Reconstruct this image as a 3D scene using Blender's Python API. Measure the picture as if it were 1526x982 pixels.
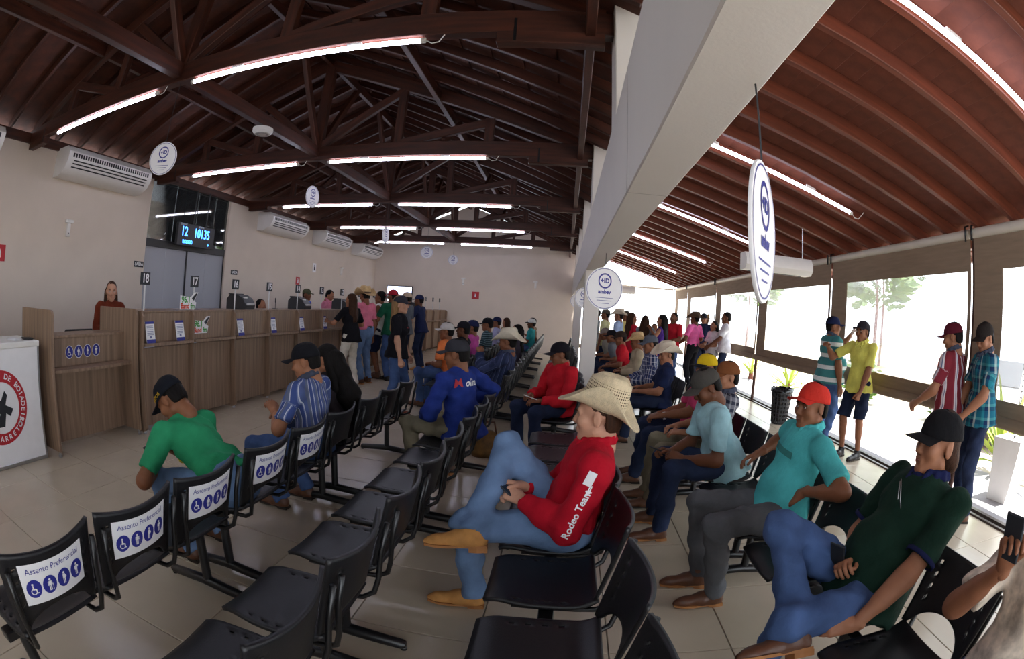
import bpy, math, random
import numpy as np
from mathutils import Matrix, Vector
from mathutils.bvhtree import BVHTree
random.seed(7)
for o in list(bpy.data.objects): bpy.data.objects.remove(o)
COL = bpy.context.scene.collection
SC = bpy.context.scene
# ------------------------------------------------------------------ camera (fisheye lens of the photograph)
cd = bpy.data.cameras.new('camera'); CAM = bpy.data.objects.new('camera', cd); COL.objects.link(CAM)
if not hasattr(cd, 'cycles') and not hasattr(cd, 'panorama_type'):
    import addon_utils
    addon_utils.enable('cycles')
cd.type = 'PANO'
cp = cd if hasattr(cd, 'panorama_type') else cd.cycles
cp.panorama_type = 'FISHEYE_EQUISOLID'
cp.fisheye_lens = 36.0*740.72/1526; cp.fisheye_fov = math.pi
cd.sensor_fit = 'HORIZONTAL'; cd.sensor_width = 36.0; cd.sensor_height = 36.0*982/1526
cd.clip_start = 0.02; cd.clip_end = 500
ya, pi_, ro = -0.10182, 0.04338, 0.06554
def _rm(a, b, c):
    ca, sa, cb, sb, cc, sc = math.cos(a), math.sin(a), math.cos(b), math.sin(b), math.cos(c), math.sin(c)
    base = np.array([[1, 0, 0], [0, 0, -1], [0, 1, 0]], float)
    Y = np.array([[ca, 0, -sa], [0, 1, 0], [sa, 0, ca]]); P = np.array([[1, 0, 0], [0, cb, -sb], [0, sb, cb]])
    return np.array([[cc, -sc, 0], [sc, cc, 0], [0, 0, 1]]) @ P @ Y @ base
_R = _rm(ya, pi_, ro)
CAM.matrix_world = Matrix(((_R[0][0], -_R[1][0], -_R[2][0], 0), (_R[0][1], -_R[1][1], -_R[2][1], 0), (_R[0][2], -_R[1][2], -_R[2][2], 1.52), (0, 0, 0, 1)))
SC.camera = CAM
# ------------------------------------------------------------------ world, sun, exposure
w = bpy.data.worlds.new('sky'); SC.world = w; w.use_nodes = True
bg = w.node_tree.nodes['Background']; bg.inputs[0].default_value = (0.86, 0.93, 1.0, 1); bg.inputs[1].default_value = 4.5
sl = bpy.data.lights.new('sun', 'SUN'); sl.energy = 24.0; sl.angle = 0.01; sl.color = (1, .96, .9)
so = bpy.data.objects.new('sun', sl); COL.objects.link(so); so.rotation_euler = (math.radians(6), math.radians(12), 0)
vs = SC.view_settings; vs.view_transform = 'Standard'; vs.look = 'None'; vs.exposure = 0.0; vs.gamma = 1.0; vs.use_curve_mapping = False
# ------------------------------------------------------------------ helpers: materials
MATS = {}
def lin(h):
    if not isinstance(h, str): return (*h, 1)
    h = h.lstrip('#'); c = [int(h[i:i+2], 16)/255 for i in (0, 2, 4)]
    return tuple(((v+.055)/1.055)**2.4 if v > .04045 else v/12.92 for v in c)+(1,)
def mat(name, col=None, rough=.5, metal=0, var=0, vs_=(8, 8, 8), bump=0, bs=60, emit=0, spec=.5, trans=0, coat=0, coord='Object'):
    if name in MATS: return MATS[name]
    m = bpy.data.materials.new(name); m.use_nodes = True; nt = m.node_tree; N = nt.nodes; L = nt.links; b = N['Principled BSDF']
    c = lin(col)
    b.inputs['Base Color'].default_value = c; b.inputs['Roughness'].default_value = rough; b.inputs['Metallic'].default_value = metal
    b.inputs['Specular IOR Level'].default_value = spec; b.inputs['Coat Weight'].default_value = coat
    if emit: b.inputs['Emission Color'].default_value = c; b.inputs['Emission Strength'].default_value = emit
    tc = N.new('ShaderNodeTexCoord')
    if var:
        mp = N.new('ShaderNodeMapping'); L.new(tc.outputs[coord], mp.inputs[0]); mp.inputs['Scale'].default_value = vs_ if not isinstance(vs_, (int, float)) else (vs_,)*3
        nz = N.new('ShaderNodeTexNoise'); nz.inputs['Scale'].default_value = 1; nz.inputs['Detail'].default_value = 4; L.new(mp.outputs[0], nz.inputs[0])
        rp = N.new('ShaderNodeValToRGB'); e = rp.color_ramp.elements; e[0].position = .3; e[1].position = .7
        e[0].color = tuple(max(0, v*(1-var)) for v in c[:3])+(1,); e[1].color = tuple(min(1, v*(1+var)) for v in c[:3])+(1,)
        L.new(nz.outputs[0], rp.inputs[0]); L.new(rp.outputs[0], b.inputs['Base Color'])
    if bump:
        nb = N.new('ShaderNodeTexNoise'); nb.inputs['Scale'].default_value = bs; nb.inputs['Detail'].default_value = 3; L.new(tc.outputs[coord], nb.inputs[0])
        bp = N.new('ShaderNodeBump'); bp.inputs['Strength'].default_value = bump; bp.inputs['Distance'].default_value = .01
        L.new(nb.outputs[0], bp.inputs['Height']); L.new(bp.outputs[0], b.inputs['Normal'])
    MATS[name] = m; return m
def glass(name, col, alpha, rough=.05, gl=.12, spec_rough=None):
    """thin pane: light passes straight through, with a faint reflection and tint"""
    if name in MATS: return MATS[name]
    m = bpy.data.materials.new(name); m.use_nodes = True; nt = m.node_tree; N = nt.nodes; L = nt.links
    N.remove(N['Principled BSDF']); out = N['Material Output']
    t = N.new('ShaderNodeBsdfTransparent'); t.inputs[0].default_value = (1, 1, 1, 1)
    d = N.new('ShaderNodeBsdfDiffuse'); d.inputs[0].default_value = lin(col); tl = N.new('ShaderNodeBsdfTranslucent'); tl.inputs[0].default_value = lin(col)
    dm = N.new('ShaderNodeMixShader'); L.new(d.outputs[0], dm.inputs[1]); L.new(tl.outputs[0], dm.inputs[2])
    g = N.new('ShaderNodeBsdfGlossy'); g.inputs['Roughness'].default_value = rough
    fr = N.new('ShaderNodeFresnel'); fr.inputs[0].default_value = 1.45
    a = N.new('ShaderNodeMixShader'); a.inputs[0].default_value = alpha; L.new(t.outputs[0], a.inputs[1]); L.new(dm.outputs[0], a.inputs[2])
    mu = N.new('ShaderNodeMath'); mu.operation = 'MULTIPLY'; mu.inputs[1].default_value = gl*8; mu.use_clamp = True; L.new(fr.outputs[0], mu.inputs[0])
    c = N.new('ShaderNodeMixShader'); L.new(mu.outputs[0], c.inputs[0]); L.new(a.outputs[0], c.inputs[1]); L.new(g.outputs[0], c.inputs[2])
    L.new(c.outputs[0], out.inputs[0]); MATS[name] = m; return m
def pattern(name, kind, base, stops, freq=10, stops2=None, freq2=None, attr='rest', rough=.9, axis=None):
    """woven stripes: constant colour bands along the garment's own coordinates"""
    if name in MATS: return MATS[name]
    m = bpy.data.materials.new(name); m.use_nodes = True; nt = m.node_tree; N = nt.nodes; L = nt.links; b = N['Principled BSDF']
    b.inputs['Roughness'].default_value = rough; b.inputs['Specular IOR Level'].default_value = .2
    at = N.new('ShaderNodeAttribute'); at.attribute_name = attr
    sp = N.new('ShaderNodeSeparateXYZ'); L.new(at.outputs['Vector'], sp.inputs[0])
    def band(i, f, st):
        mu = N.new('ShaderNodeMath'); mu.operation = 'MULTIPLY'; mu.inputs[1].default_value = f; L.new(sp.outputs[i], mu.inputs[0])
        fr = N.new('ShaderNodeMath'); fr.operation = 'FRACT'; L.new(mu.outputs[0], fr.inputs[0])
        rp = N.new('ShaderNodeValToRGB'); rp.color_ramp.interpolation = 'CONSTANT'; els = rp.color_ramp.elements
        els[0].position = 0; els[0].color = lin(st[0][1]); els[1].position = st[1][0]; els[1].color = lin(st[1][1])
        for p, c in st[2:]:
            e = els.new(p); e.color = lin(c)
        L.new(fr.outputs[0], rp.inputs[0]); return rp.outputs[0]
    if kind == 'h': col = band(2, freq, stops)
    elif kind == 'v': col = band(0, freq, stops)
    else:
        a = band(0, freq, stops); c = band(2, freq2 or freq, stops2 or stops)
        mx = N.new('ShaderNodeMixRGB'); mx.inputs[0].default_value = .5; L.new(a, mx.inputs[1]); L.new(c, mx.inputs[2]); col = mx.outputs[0]
    L.new(col, b.inputs['Base Color']); MATS[name] = m; return m
def cloth(name, col, var=.16): return mat(name, col, rough=.92, var=var, vs_=9, bump=.85, bs=20, spec=.15)
# ------------------------------------------------------------------ helpers: meshes
class MB:
    def __init__(s): s.v = []; s.f = []; s.mi = []; s.cur = 0
    def add(s, vs, fs, M=None):
        o = len(s.v)
        if M is not None: vs = [tuple(M @ Vector(p)) for p in vs]
        s.v += [tuple(p) for p in vs]; s.f += [tuple(i+o for i in f) for f in fs]; s.mi += [s.cur]*len(fs); return s
    def box(s, x0, x1, y0, y1, z0, z1, M=None):
        return s.add([(x0, y0, z0), (x1, y0, z0), (x1, y1, z0), (x0, y1, z0), (x0, y0, z1), (x1, y0, z1), (x1, y1, z1), (x0, y1, z1)],
                     [(0, 3, 2, 1), (4, 5, 6, 7), (0, 1, 5, 4), (1, 2, 6, 5), (2, 3, 7, 6), (3, 0, 4, 7)], M)
    def cbox(s, x0, x1, y0, y1, z0, z1, c=.005, M=None):
        X, Y, Z = (x0, x1), (y0, y1), (z0, z1); V = []; idx = {}
        for i in (0, 1):
            for j in (0, 1):
                for k in (0, 1):
                    for ax in range(3):
                        p = [X[i], Y[j], Z[k]]
                        for a, q in ((0, i), (1, j), (2, k)):
                            if a != ax: p[a] += c if q == 0 else -c
                        idx[i, j, k, ax] = len(V); V.append(p)
        F = []
        for ax in range(3):
            a, b = [q for q in range(3) if q != ax]
            for s_ in (0, 1):
                q = []
                for (u, v) in ((0, 0), (1, 0), (1, 1), (0, 1)):
                    k = [0, 0, 0]; k[ax] = s_; k[a] = u; k[b] = v; q.append(idx[k[0], k[1], k[2], ax])
                flip = (s_ == 0) ^ (ax == 1); F.append(tuple(q[::-1]) if flip else tuple(q))
            for u in (0, 1):
                for v in (0, 1):
                    k0 = [0, 0, 0]; k1 = [0, 0, 0]; k0[a] = k1[a] = u; k0[b] = k1[b] = v; k1[ax] = 1
                    F.append((idx[(*k0, a)], idx[(*k0, b)], idx[(*k1, b)], idx[(*k1, a)]))
        for i in (0, 1):
            for j in (0, 1):
                for k in (0, 1): F.append((idx[i, j, k, 0], idx[i, j, k, 1], idx[i, j, k, 2]))
        return s.add(V, F, M)
    def tube(s, pts, r, n=8, cap=True, M=None):
        P = [Vector(p) for p in pts]; R = r if isinstance(r, (list, tuple)) else [r]*len(P); V = []; F = []
        t0 = (P[1]-P[0]).normalized(); up = Vector((0, 0, 1)) if abs(t0.z) < .9 else Vector((1, 0, 0)); nx = t0.cross(up).normalized()
        for i, p in enumerate(P):
            t = (P[min(i+1, len(P)-1)]-P[max(i-1, 0)]).normalized(); nx = (nx-t*nx.dot(t)).normalized(); b = t.cross(nx)
            for k in range(n):
                a = 2*math.pi*k/n; V.append(p+nx*(R[i]*math.cos(a))+b*(R[i]*math.sin(a)))
        for i in range(len(P)-1):
            for k in range(n): F.append((i*n+k, i*n+(k+1) % n, (i+1)*n+(k+1) % n, (i+1)*n+k))
        if cap: F.append(tuple(range(n))[::-1]); F.append(tuple((len(P)-1)*n+k for k in range(n)))
        return s.add(V, F, M)
    def lathe(s, prof, n=16, M=None, sx=1, sy=1, cap=False):
        V = []; F = []
        for r, z in prof:
            for k in range(n): a = 2*math.pi*k/n; V.append((r*math.cos(a)*sx, r*math.sin(a)*sy, z))
        for i in range(len(prof)-1):
            for k in range(n): F.append((i*n+k, i*n+(k+1) % n, (i+1)*n+(k+1) % n, (i+1)*n+k))
        if cap: F.append(tuple(range(n))[::-1]); F.append(tuple((len(prof)-1)*n+k for k in range(n)))
        return s.add(V, F, M)
    def prism(s, poly, z0, z1, M=None):
        n = len(poly); V = [(x, y, z0) for x, y in poly]+[(x, y, z1) for x, y in poly]
        F = [tuple(range(n))[::-1], tuple(range(n, 2*n))]+[(i, (i+1) % n, n+(i+1) % n, n+i) for i in range(n)]
        return s.add(V, F, M)
    def sphere(s, c, r, n=10, M=None):
        rx, ry, rz = r if isinstance(r, (list, tuple)) else (r,)*3; V = []; F = []; h = n//2
        for i in range(h+1):
            a = math.pi*i/h
            for k in range(n): b = 2*math.pi*k/n; V.append((c[0]+rx*math.sin(a)*math.cos(b), c[1]+ry*math.sin(a)*math.sin(b), c[2]-rz*math.cos(a)))
        for i in range(h):
            for k in range(n): F.append((i*n+k, i*n+(k+1) % n, (i+1)*n+(k+1) % n, (i+1)*n+k))
        return s.add(V, F, M)
    def grid(s, fn, nu, nv, skip=None, M=None):
        V = [fn(-1+2*i/nu, j/nv) for j in range(nv+1) for i in range(nu+1)]; F = []
        for j in range(nv):
            for i in range(nu):
                if skip and skip(i, j): continue
                F.append((j*(nu+1)+i, j*(nu+1)+i+1, (j+1)*(nu+1)+i+1, (j+1)*(nu+1)+i))
        return s.add(V, F, M)
    def mesh(s, name, smooth=False):
        me = bpy.data.meshes.new(name); me.from_pydata(s.v, [], s.f)
        if any(s.mi): me.polygons.foreach_set('material_index', s.mi)
        if smooth:
            me.polygons.foreach_set('use_smooth', [True]*len(me.polygons))
            if smooth == 'auto': me.set_sharp_from_angle(angle=math.radians(40))
        me.update(); return me
    def build(s, name, m, parent=None, smooth=False, loc=None, rot=None):
        return link(name, s.mesh(name, smooth), m, parent, loc, rot)
def link(name, me, m=None, parent=None, loc=None, rot=None, mw=None):
    o = bpy.data.objects.new(name, me); COL.objects.link(o)
    if me is not None and m is not None:
        ms = m if isinstance(m, (list, tuple)) else [m]
        if len(me.materials) == 0:
            for x in ms: me.materials.append(x)
        elif list(me.materials) != list(ms):
            for i, x in enumerate(ms): o.material_slots[i].link = 'OBJECT'; o.material_slots[i].material = x
    if parent: o.parent = parent
    if mw is not None: o.matrix_local = mw
    if loc is not None: o.location = loc
    if rot is not None: o.rotation_euler = rot
    return o
def tag(o, label, cat, group=None, kind=None):
    o['label'] = label
    if kind: o['kind'] = kind
    else: o['category'] = cat
    if kind and cat: o['category'] = cat
    if group: o['group'] = group
    return o
def thing(name, label, cat, loc=(0, 0, 0), rz=0, group=None):
    o = link(name, None, loc=loc, rot=(0, 0, rz)); return tag(o, label, cat, group)
def struct(o, label=None):
    o['kind'] = 'structure'
    if label: o['label'] = label
    return o
def frame(a, b, up=(0, 0, 1)):
    a, b = Vector(a), Vector(b); x = (b-a).normalized(); u = Vector(up)
    if abs(x.dot(u)) > .98: u = Vector((0, 1, 0))
    y = u.cross(x).normalized(); z = x.cross(y)
    return Matrix(((x.x, y.x, z.x, a.x), (x.y, y.y, z.y, a.y), (x.z, y.z, z.z, a.z), (0, 0, 0, 1))), (b-a).length
BEAMS = {}
def beam(name, a, b, wd, ht, m, parent, c=.006, up=(0, 0, 1)):
    """a timber from a to b, width wd across, height ht; grain along local X"""
    M, L = frame(a, b, up); key = (round(L, 3), wd, ht)
    if key not in BEAMS: BEAMS[key] = MB().cbox(0, L, -wd/2, wd/2, -ht/2, ht/2, c).mesh(name)
    return link(name, BEAMS[key], m, parent, mw=M)
TXT = {}
def text_mesh(s, size, extr=.0008, align='CENTER', shear=0, sx=1.0, bold=0):
    key = (s, size, extr, align, shear, sx, bold)
    if key in TXT: return TXT[key]
    cu = bpy.data.curves.new('t', 'FONT'); cu.body = s; cu.size = size; cu.align_x = align; cu.align_y = 'CENTER'; cu.extrude = extr; cu.shear = shear; cu.offset = bold; cu.resolution_u = 3
    o = bpy.data.objects.new('t', cu); me = bpy.data.meshes.new_from_object(o); bpy.data.objects.remove(o); bpy.data.curves.remove(cu)
    if sx != 1: me.transform(Matrix.Diagonal((sx, 1, 1, 1)))
    TXT[key] = me; return me
def disc(mb, c, r, z, n=24, r0=0, sx=1, sy=1):
    """flat disc or ring in the XY plane"""
    V = []; F = []
    if r0 == 0: mb.add([(c[0]+r*sx*math.cos(2*math.pi*k/n), c[1]+r*sy*math.sin(2*math.pi*k/n), z) for k in range(n)], [tuple(range(n))])
    else:
        for q in (r0, r): V += [(c[0]+q*sx*math.cos(2*math.pi*k/n), c[1]+q*sy*math.sin(2*math.pi*k/n), z) for k in range(n)]
        mb.add(V, [(k, n+k, n+(k+1) % n, (k+1) % n) for k in range(n)])
def addmesh(mb, me, M=None, fn=None):
    V = [tuple(v.co) for v in me.vertices]
    if fn: V = [fn(p) for p in V]
    mb.add(V, [tuple(p.vertices) for p in me.polygons], M)
RX = lambda d: Matrix.Rotation(math.radians(d), 4, 'X')
RY = lambda d: Matrix.Rotation(math.radians(d), 4, 'Y')
RZ = lambda d: Matrix.Rotation(math.radians(d), 4, 'Z')
T = lambda *p: Matrix.Translation(p)
# wall-mounted pieces: local XY is the face, Z points out of the wall
ONLEFT = Matrix(((0, 0, 1, 0), (1, 0, 0, 0), (0, 1, 0, 0), (0, 0, 0, 1)))      # x->+y, y->z, z->+x
ONBACK = Matrix(((1, 0, 0, 0), (0, 0, -1, 0), (0, 1, 0, 0), (0, 0, 0, 1)))     # x->+x, y->z, z->-y
# ------------------------------------------------------------------ materials of the place
M_WALL = mat('wall paint', '#dacdc0', .85, var=.03, vs_=2, bump=.06, bs=120)
M_WHITE = mat('beam paint', '#e9e3dc', .7, var=.02, vs_=2, bump=.05, bs=90)
M_TILE = mat('floor tile', '#c3b5a0', .22, var=.05, vs_=3, spec=.5)
M_GROUT = mat('grout', '#8a8072', .8, var=.1, vs_=20)
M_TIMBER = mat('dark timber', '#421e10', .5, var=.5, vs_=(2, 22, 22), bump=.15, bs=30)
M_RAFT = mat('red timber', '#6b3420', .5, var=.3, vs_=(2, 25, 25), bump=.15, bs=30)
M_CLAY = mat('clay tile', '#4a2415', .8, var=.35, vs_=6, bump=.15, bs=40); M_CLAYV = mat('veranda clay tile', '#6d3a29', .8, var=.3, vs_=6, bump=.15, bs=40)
M_BROWN = mat('counter wood', '#8d7460', .45, var=.28, vs_=(26, 26, 1.1), bump=.05, bs=50)
M_BLACK = mat('black plastic', '#17171b', .42, var=.1, vs_=30, bump=.1, bs=220)
M_BMET = mat('black metal', '#101013', .35, spec=.6, var=.05, vs_=20)
M_DARK = mat('dark grey', '#26262a', .5, var=.08, vs_=20)
M_WPL = mat('white plastic', '#e8e6e2', .4, var=.02, vs_=10)
M_BLUE = mat('sign blue', '#2a2f8e', .5, var=.03, vs_=10)
M_PAPER = mat('white print', '#f0eff2', .6, var=.02, vs_=10)
M_RED = mat('sign red', '#b8202c', .5, var=.04, vs_=10)
M_INK = mat('ink', '#20242c', .6, var=.04, vs_=10)
M_GREEN = mat('print green', '#3d9a3c', .6, var=.04, vs_=10)
M_ORANGE = mat('print orange', '#d5441f', .6, var=.04, vs_=10)
M_STEEL = mat('steel', '#b9b9bb', .3, metal=1, var=.05, vs_=30)
M_TUBE = mat('tube light', '#e6e8ff', .4, emit=32); M_TUBE2 = mat('veranda tube light', '#e6e8ff', .4, emit=15)
M_LED = mat('led blue', '#3f8cff', .4, emit=7)
M_LEDW = mat('led small', '#b9c6d8', .5, emit=.2)
M_SCREEN = mat('tv picture', '#dfe6ff', .4, emit=3.2)
M_FAB = mat('brown blind fabric', '#8b7763', .9, var=.1, vs_=(3, 3, 30), bump=.1, bs=200)
M_TUBEC = mat('blind tube', '#cfc6b8', .5, var=.04, vs_=10)
M_CLEAR = glass('clear vinyl', '#ffffff', .06, .12, .06)
M_DOORG = glass('frosted door glass', '#8d8e98', .93, .3, .08)
M_TRANSOM = glass('dark transom glass', '#2b3034', .75, .03, .3)
M_ACRYL = glass('acrylic pole', '#ffffff', .25, .1, .1)
# ------------------------------------------------------------------ floor with its tiles
XL, XW, YB, YF = -7.05, 4.0, 17.4, -2.6
fl = struct(MB().box(XL-.3, XW+.06, YF, YB+.3, -.12, -.008).build('floor', M_GROUT), 'glossy beige tiled floor of the hall')
S = .61; tiles = []
tme = MB().cbox(-S/2+.003, S/2-.003, -S/2+.003, S/2-.003, -.012, 0, .0025).mesh('tile')
ix = [i for i in range(-9, 9)]
for i in ix:
    for j in range(-6, 27):
        cx, cy = -1.48+S*(i+.5), 1.22+S*(j+.5)
        if cx-S/2 < XL or cx > XW+.1 or cy > YB or cy < YF: continue
        tiles.append((math.hypot(cx, cy-(-.3)) if cy > .2 else 50+abs(cy), cx, cy))
tiles.sort(); rest = MB()
for n, (d, cx, cy) in enumerate(tiles):
    if n < 300: link('tile', tme, M_TILE, fl, loc=(cx, cy, 0))
    else: rest.cbox(cx-S/2+.003, cx+S/2-.003, cy-S/2+.003, min(cy+S/2-.003, YB), -.012, 0, .0025)
o = rest.build('far_tiles', M_TILE, fl); o['kind'] = 'stuff'
# ------------------------------------------------------------------ walls
ZT = 3.5; XR = -3.55; ZR = 5.12
def wall(name, mb, m=M_WALL, label=None): return struct(mb.build(name, m), label)
wb = MB(); DY0, DY1, DZ1 = 5.97, 8.44, 3.5
wb.box(XL-.2, XL, YF, DY0, 0, ZT); wb.box(XL-.2, XL, DY1, YB, 0, ZT)
wl = wall('wall_left', wb, label='pale plastered wall behind the service counter')
gb = MB().prism([(XL-.2, 0), (.35, 0), (.35, 3.55), (XR, ZR), (XL-.2, 3.55)], 0, .2, Matrix(((1, 0, 0, 0), (0, 0, -1, YB+.2), (0, 1, 0, 0), (0, 0, 0, 1))))
wall('wall_back', gb, label='pale gable wall at the far end of the hall')
wall('wall_front', MB().box(XL-.2, .2, YF-.2, YF, 0, 3.5), label='added unseen pale wall closing the hall behind the viewer')  # unseen wall, added for reflections and to darken the light inside
# glass door in the left wall
d = thing('door_1', 'tall frosted glass double door with dark transom window above', None, (XL-.06, 0, 0)); d['kind'] = 'structure'; del d['category']
yc = (DY0+DY1)/2
for a, b in ((DY0, DY0+.62), (DY0+.62, yc), (yc, DY1-.62), (DY1-.62, DY1)):
    MB().box(-.012, .0, a+.004, b-.004, .02, 2.28).build('pane', M_DOORG, d)
for a, b in ((DY0, DY0+.75), (DY0+.75, yc+.2), (yc+.2, DY1-.45), (DY1-.45, DY1)):
    MB().box(-.012, .0, a+.004, b-.004, 2.4, ZT).build('transom_pane', M_TRANSOM, d)
MB().cbox(-.05, .03, DY0, DY1, 2.27, 2.41, .004).build('transom_bar', M_DARK, d)
for y in (DY0, yc, DY1): MB().box(-.03, .02, y-.015, y+.015, 0, 2.3).build('frame_post', M_DARK, d)
for y in (yc-.08, yc+.08): MB().tube([(.03, y, .95), (.03, y, 1.35)], .012).build('door_handle', M_STEEL, d, smooth=True)
bk = MB().box(-2.5, -2.42, DY0-1, DY1+1, 0, 3.6).build('wall_inner', M_WALL, None, loc=(XL, 0, 0)); struct(bk, 'wall of the room behind the glass door')
# ------------------------------------------------------------------ big white beam, its columns and clerestory posts
bm = struct(MB().cbox(.25, .44, YF, YB, 2.07, 2.72, .006).build('concrete_beam', M_WHITE), 'long white painted beam running down the hall')
cjoint = MB().box(.2485, .25, 2.16, 2.165, 2.07, 2.72).box(.25, .44, 2.16, 2.165, 2.0695, 2.07).build('joint_line', mat('beam joint', '#b9b2aa', .8, var=.05), bm)
for y in (6.43, 12.5):
    struct(MB().cbox(.25, .44, y-.1, y+.1, 0, 2.07, .006).build('column', M_WHITE), 'square white column under the beam')
TY = [.05, 3.05, 6.05, 9.1, 12.1, 15.1]
for y in TY: struct(MB().cbox(.26, .43, y-.16, y+.16, 2.72, 3.7, .006).build('clerestory_post', M_WHITE), 'short white post between beam and roof')
# ------------------------------------------------------------------ main roof: rafters, corrugated clay tiles
cl = struct(link('ceiling', None), 'dark timber and clay tile roof over the hall')
sl_ = (ZR-3.55)/(XR-XL+.2)
def zroof(x): return ZR-abs(x-XR)*sl_
y = YF+.2
while y < YB:
    for x in (XL-.15, .42):
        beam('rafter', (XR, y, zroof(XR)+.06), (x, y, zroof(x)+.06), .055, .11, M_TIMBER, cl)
    y += .5
for x in (XL+.02, XL+1.75, XR, XR+1.75, .1):
    zz = zroof(x)-.08 if x not in (XL+.02,) else 3.52
    beam('purlin', (x, YF, zz), (x, YB, zz), .07, .14, M_TIMBER, cl)
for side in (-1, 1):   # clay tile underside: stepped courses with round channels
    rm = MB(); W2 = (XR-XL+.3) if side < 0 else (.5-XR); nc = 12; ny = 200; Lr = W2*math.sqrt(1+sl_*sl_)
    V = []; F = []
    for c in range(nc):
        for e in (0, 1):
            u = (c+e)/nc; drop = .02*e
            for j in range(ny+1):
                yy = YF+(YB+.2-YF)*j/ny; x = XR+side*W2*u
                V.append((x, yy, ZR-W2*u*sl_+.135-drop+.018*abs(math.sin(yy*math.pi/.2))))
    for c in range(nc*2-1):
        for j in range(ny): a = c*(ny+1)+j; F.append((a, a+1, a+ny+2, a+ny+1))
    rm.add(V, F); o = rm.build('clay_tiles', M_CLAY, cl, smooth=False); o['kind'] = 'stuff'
# longitudinal tie between the king posts
for a, b in zip(TY[:-1], TY[1:]):
    beam('tie_beam', (XR, a, 3.56), (XR, b, 3.56), .1, .15, M_TIMBER, cl)
    for q in (a, b):
        s_ = 1 if q == a else -1
        beam('wind_brace', (XR, q+.05*s_, 3.65), (XR, q+1.0*s_, zroof(XR)-.12), .07, .1, M_TIMBER, cl)
ORD = ['behind the viewer', 'nearest the viewer', 'second from the viewer', 'third from the viewer', 'fourth from the viewer', 'farthest, by the gable wall']
for y, nm in zip(TY, ORD):
    t = thing('roof_truss', 'dark wooden roof truss, '+nm, 'truss', (0, y, 0), group='roof trusses')
    beam('bottom_chord', (XL-.1, 0, 3.54), (.3, 0, 3.54), .1, .2, M_TIMBER, t)
    for s_ in (-1, 1):
        xe = XL+.05 if s_ < 0 else .2
        beam('top_chord', (xe, 0, 3.62), (XR, 0, ZR-.14), .09, .17, M_TIMBER, t)
        beam('end_block', (xe, 0, 3.40), (xe+(.55 if s_ < 0 else -.75), 0, 3.40), .1, .1, M_TIMBER, t)
        for f, nm2 in ((.33, 'post'), (.66, 'post')):
            x = XR+(xe-XR)*f; beam(nm2, (x, 0, 3.6), (x, 0, zroof(x)-.1), .07, .12, M_TIMBER, t, up=(1, 0, 0))
        x1 = XR+(xe-XR)*.33; x2 = XR+(xe-XR)*.66
        beam('diagonal', (XR, 0, 3.62), (x1, 0, zroof(x1)-.16), .07, .11, M_TIMBER, t)
        beam('diagonal', (x1, 0, 3.62), (x2, 0, zroof(x2)-.16), .07, .11, M_TIMBER, t)
        beam('purlin_brace', (XR+(xe-XR)*.5, .0, 3.65), (XR+(xe-XR)*.5, .85, zroof(XR+(xe-XR)*.5)-.1), .06, .09, M_TIMBER, t)
        MB().cbox(-.01, .01, -.055, .055, -.1, .1, .002).build('iron_strap', M_BMET, t, loc=(xe+(.5 if s_ < 0 else -.62), 0, 3.46))
    beam('king_post', (XR, 0, 3.46), (XR, 0, ZR-.08), .1, .15, M_TIMBER, t, up=(1, 0, 0))
# ------------------------------------------------------------------ veranda roof: rafters and tile courses
cv = struct(link('ceiling_veranda', None), 'reddish timber rafters and clay tiles over the waiting veranda')
ZV0, SV = 3.66, .285
def zv(x): return ZV0-SV*(x-.35)
ys = []; y = YF+.1
while y < YB-.1: ys.append(y); y += .53
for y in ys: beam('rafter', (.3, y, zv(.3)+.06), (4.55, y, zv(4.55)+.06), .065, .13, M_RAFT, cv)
beam('wall_plate', (4.12, YF, zv(4.12)-.06), (4.12, YB, zv(4.12)-.06), .1, .12, M_RAFT, cv)
nco = 26; LX = (4.75-.3)/nco; near = sorted(range(len(ys)-1), key=lambda k: abs(ys[k]-2.8))
ang = math.atan(SV); pl = LX/math.cos(ang)
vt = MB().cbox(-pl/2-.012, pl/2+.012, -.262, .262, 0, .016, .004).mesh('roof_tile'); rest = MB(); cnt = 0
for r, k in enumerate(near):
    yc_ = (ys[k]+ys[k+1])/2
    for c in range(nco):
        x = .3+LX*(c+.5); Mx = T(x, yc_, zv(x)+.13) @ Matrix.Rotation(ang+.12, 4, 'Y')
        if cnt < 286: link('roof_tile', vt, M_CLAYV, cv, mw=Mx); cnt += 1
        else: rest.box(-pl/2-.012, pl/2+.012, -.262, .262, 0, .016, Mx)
o = rest.build('far_roof_tiles', M_CLAYV, cv); o['kind'] = 'stuff'
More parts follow.
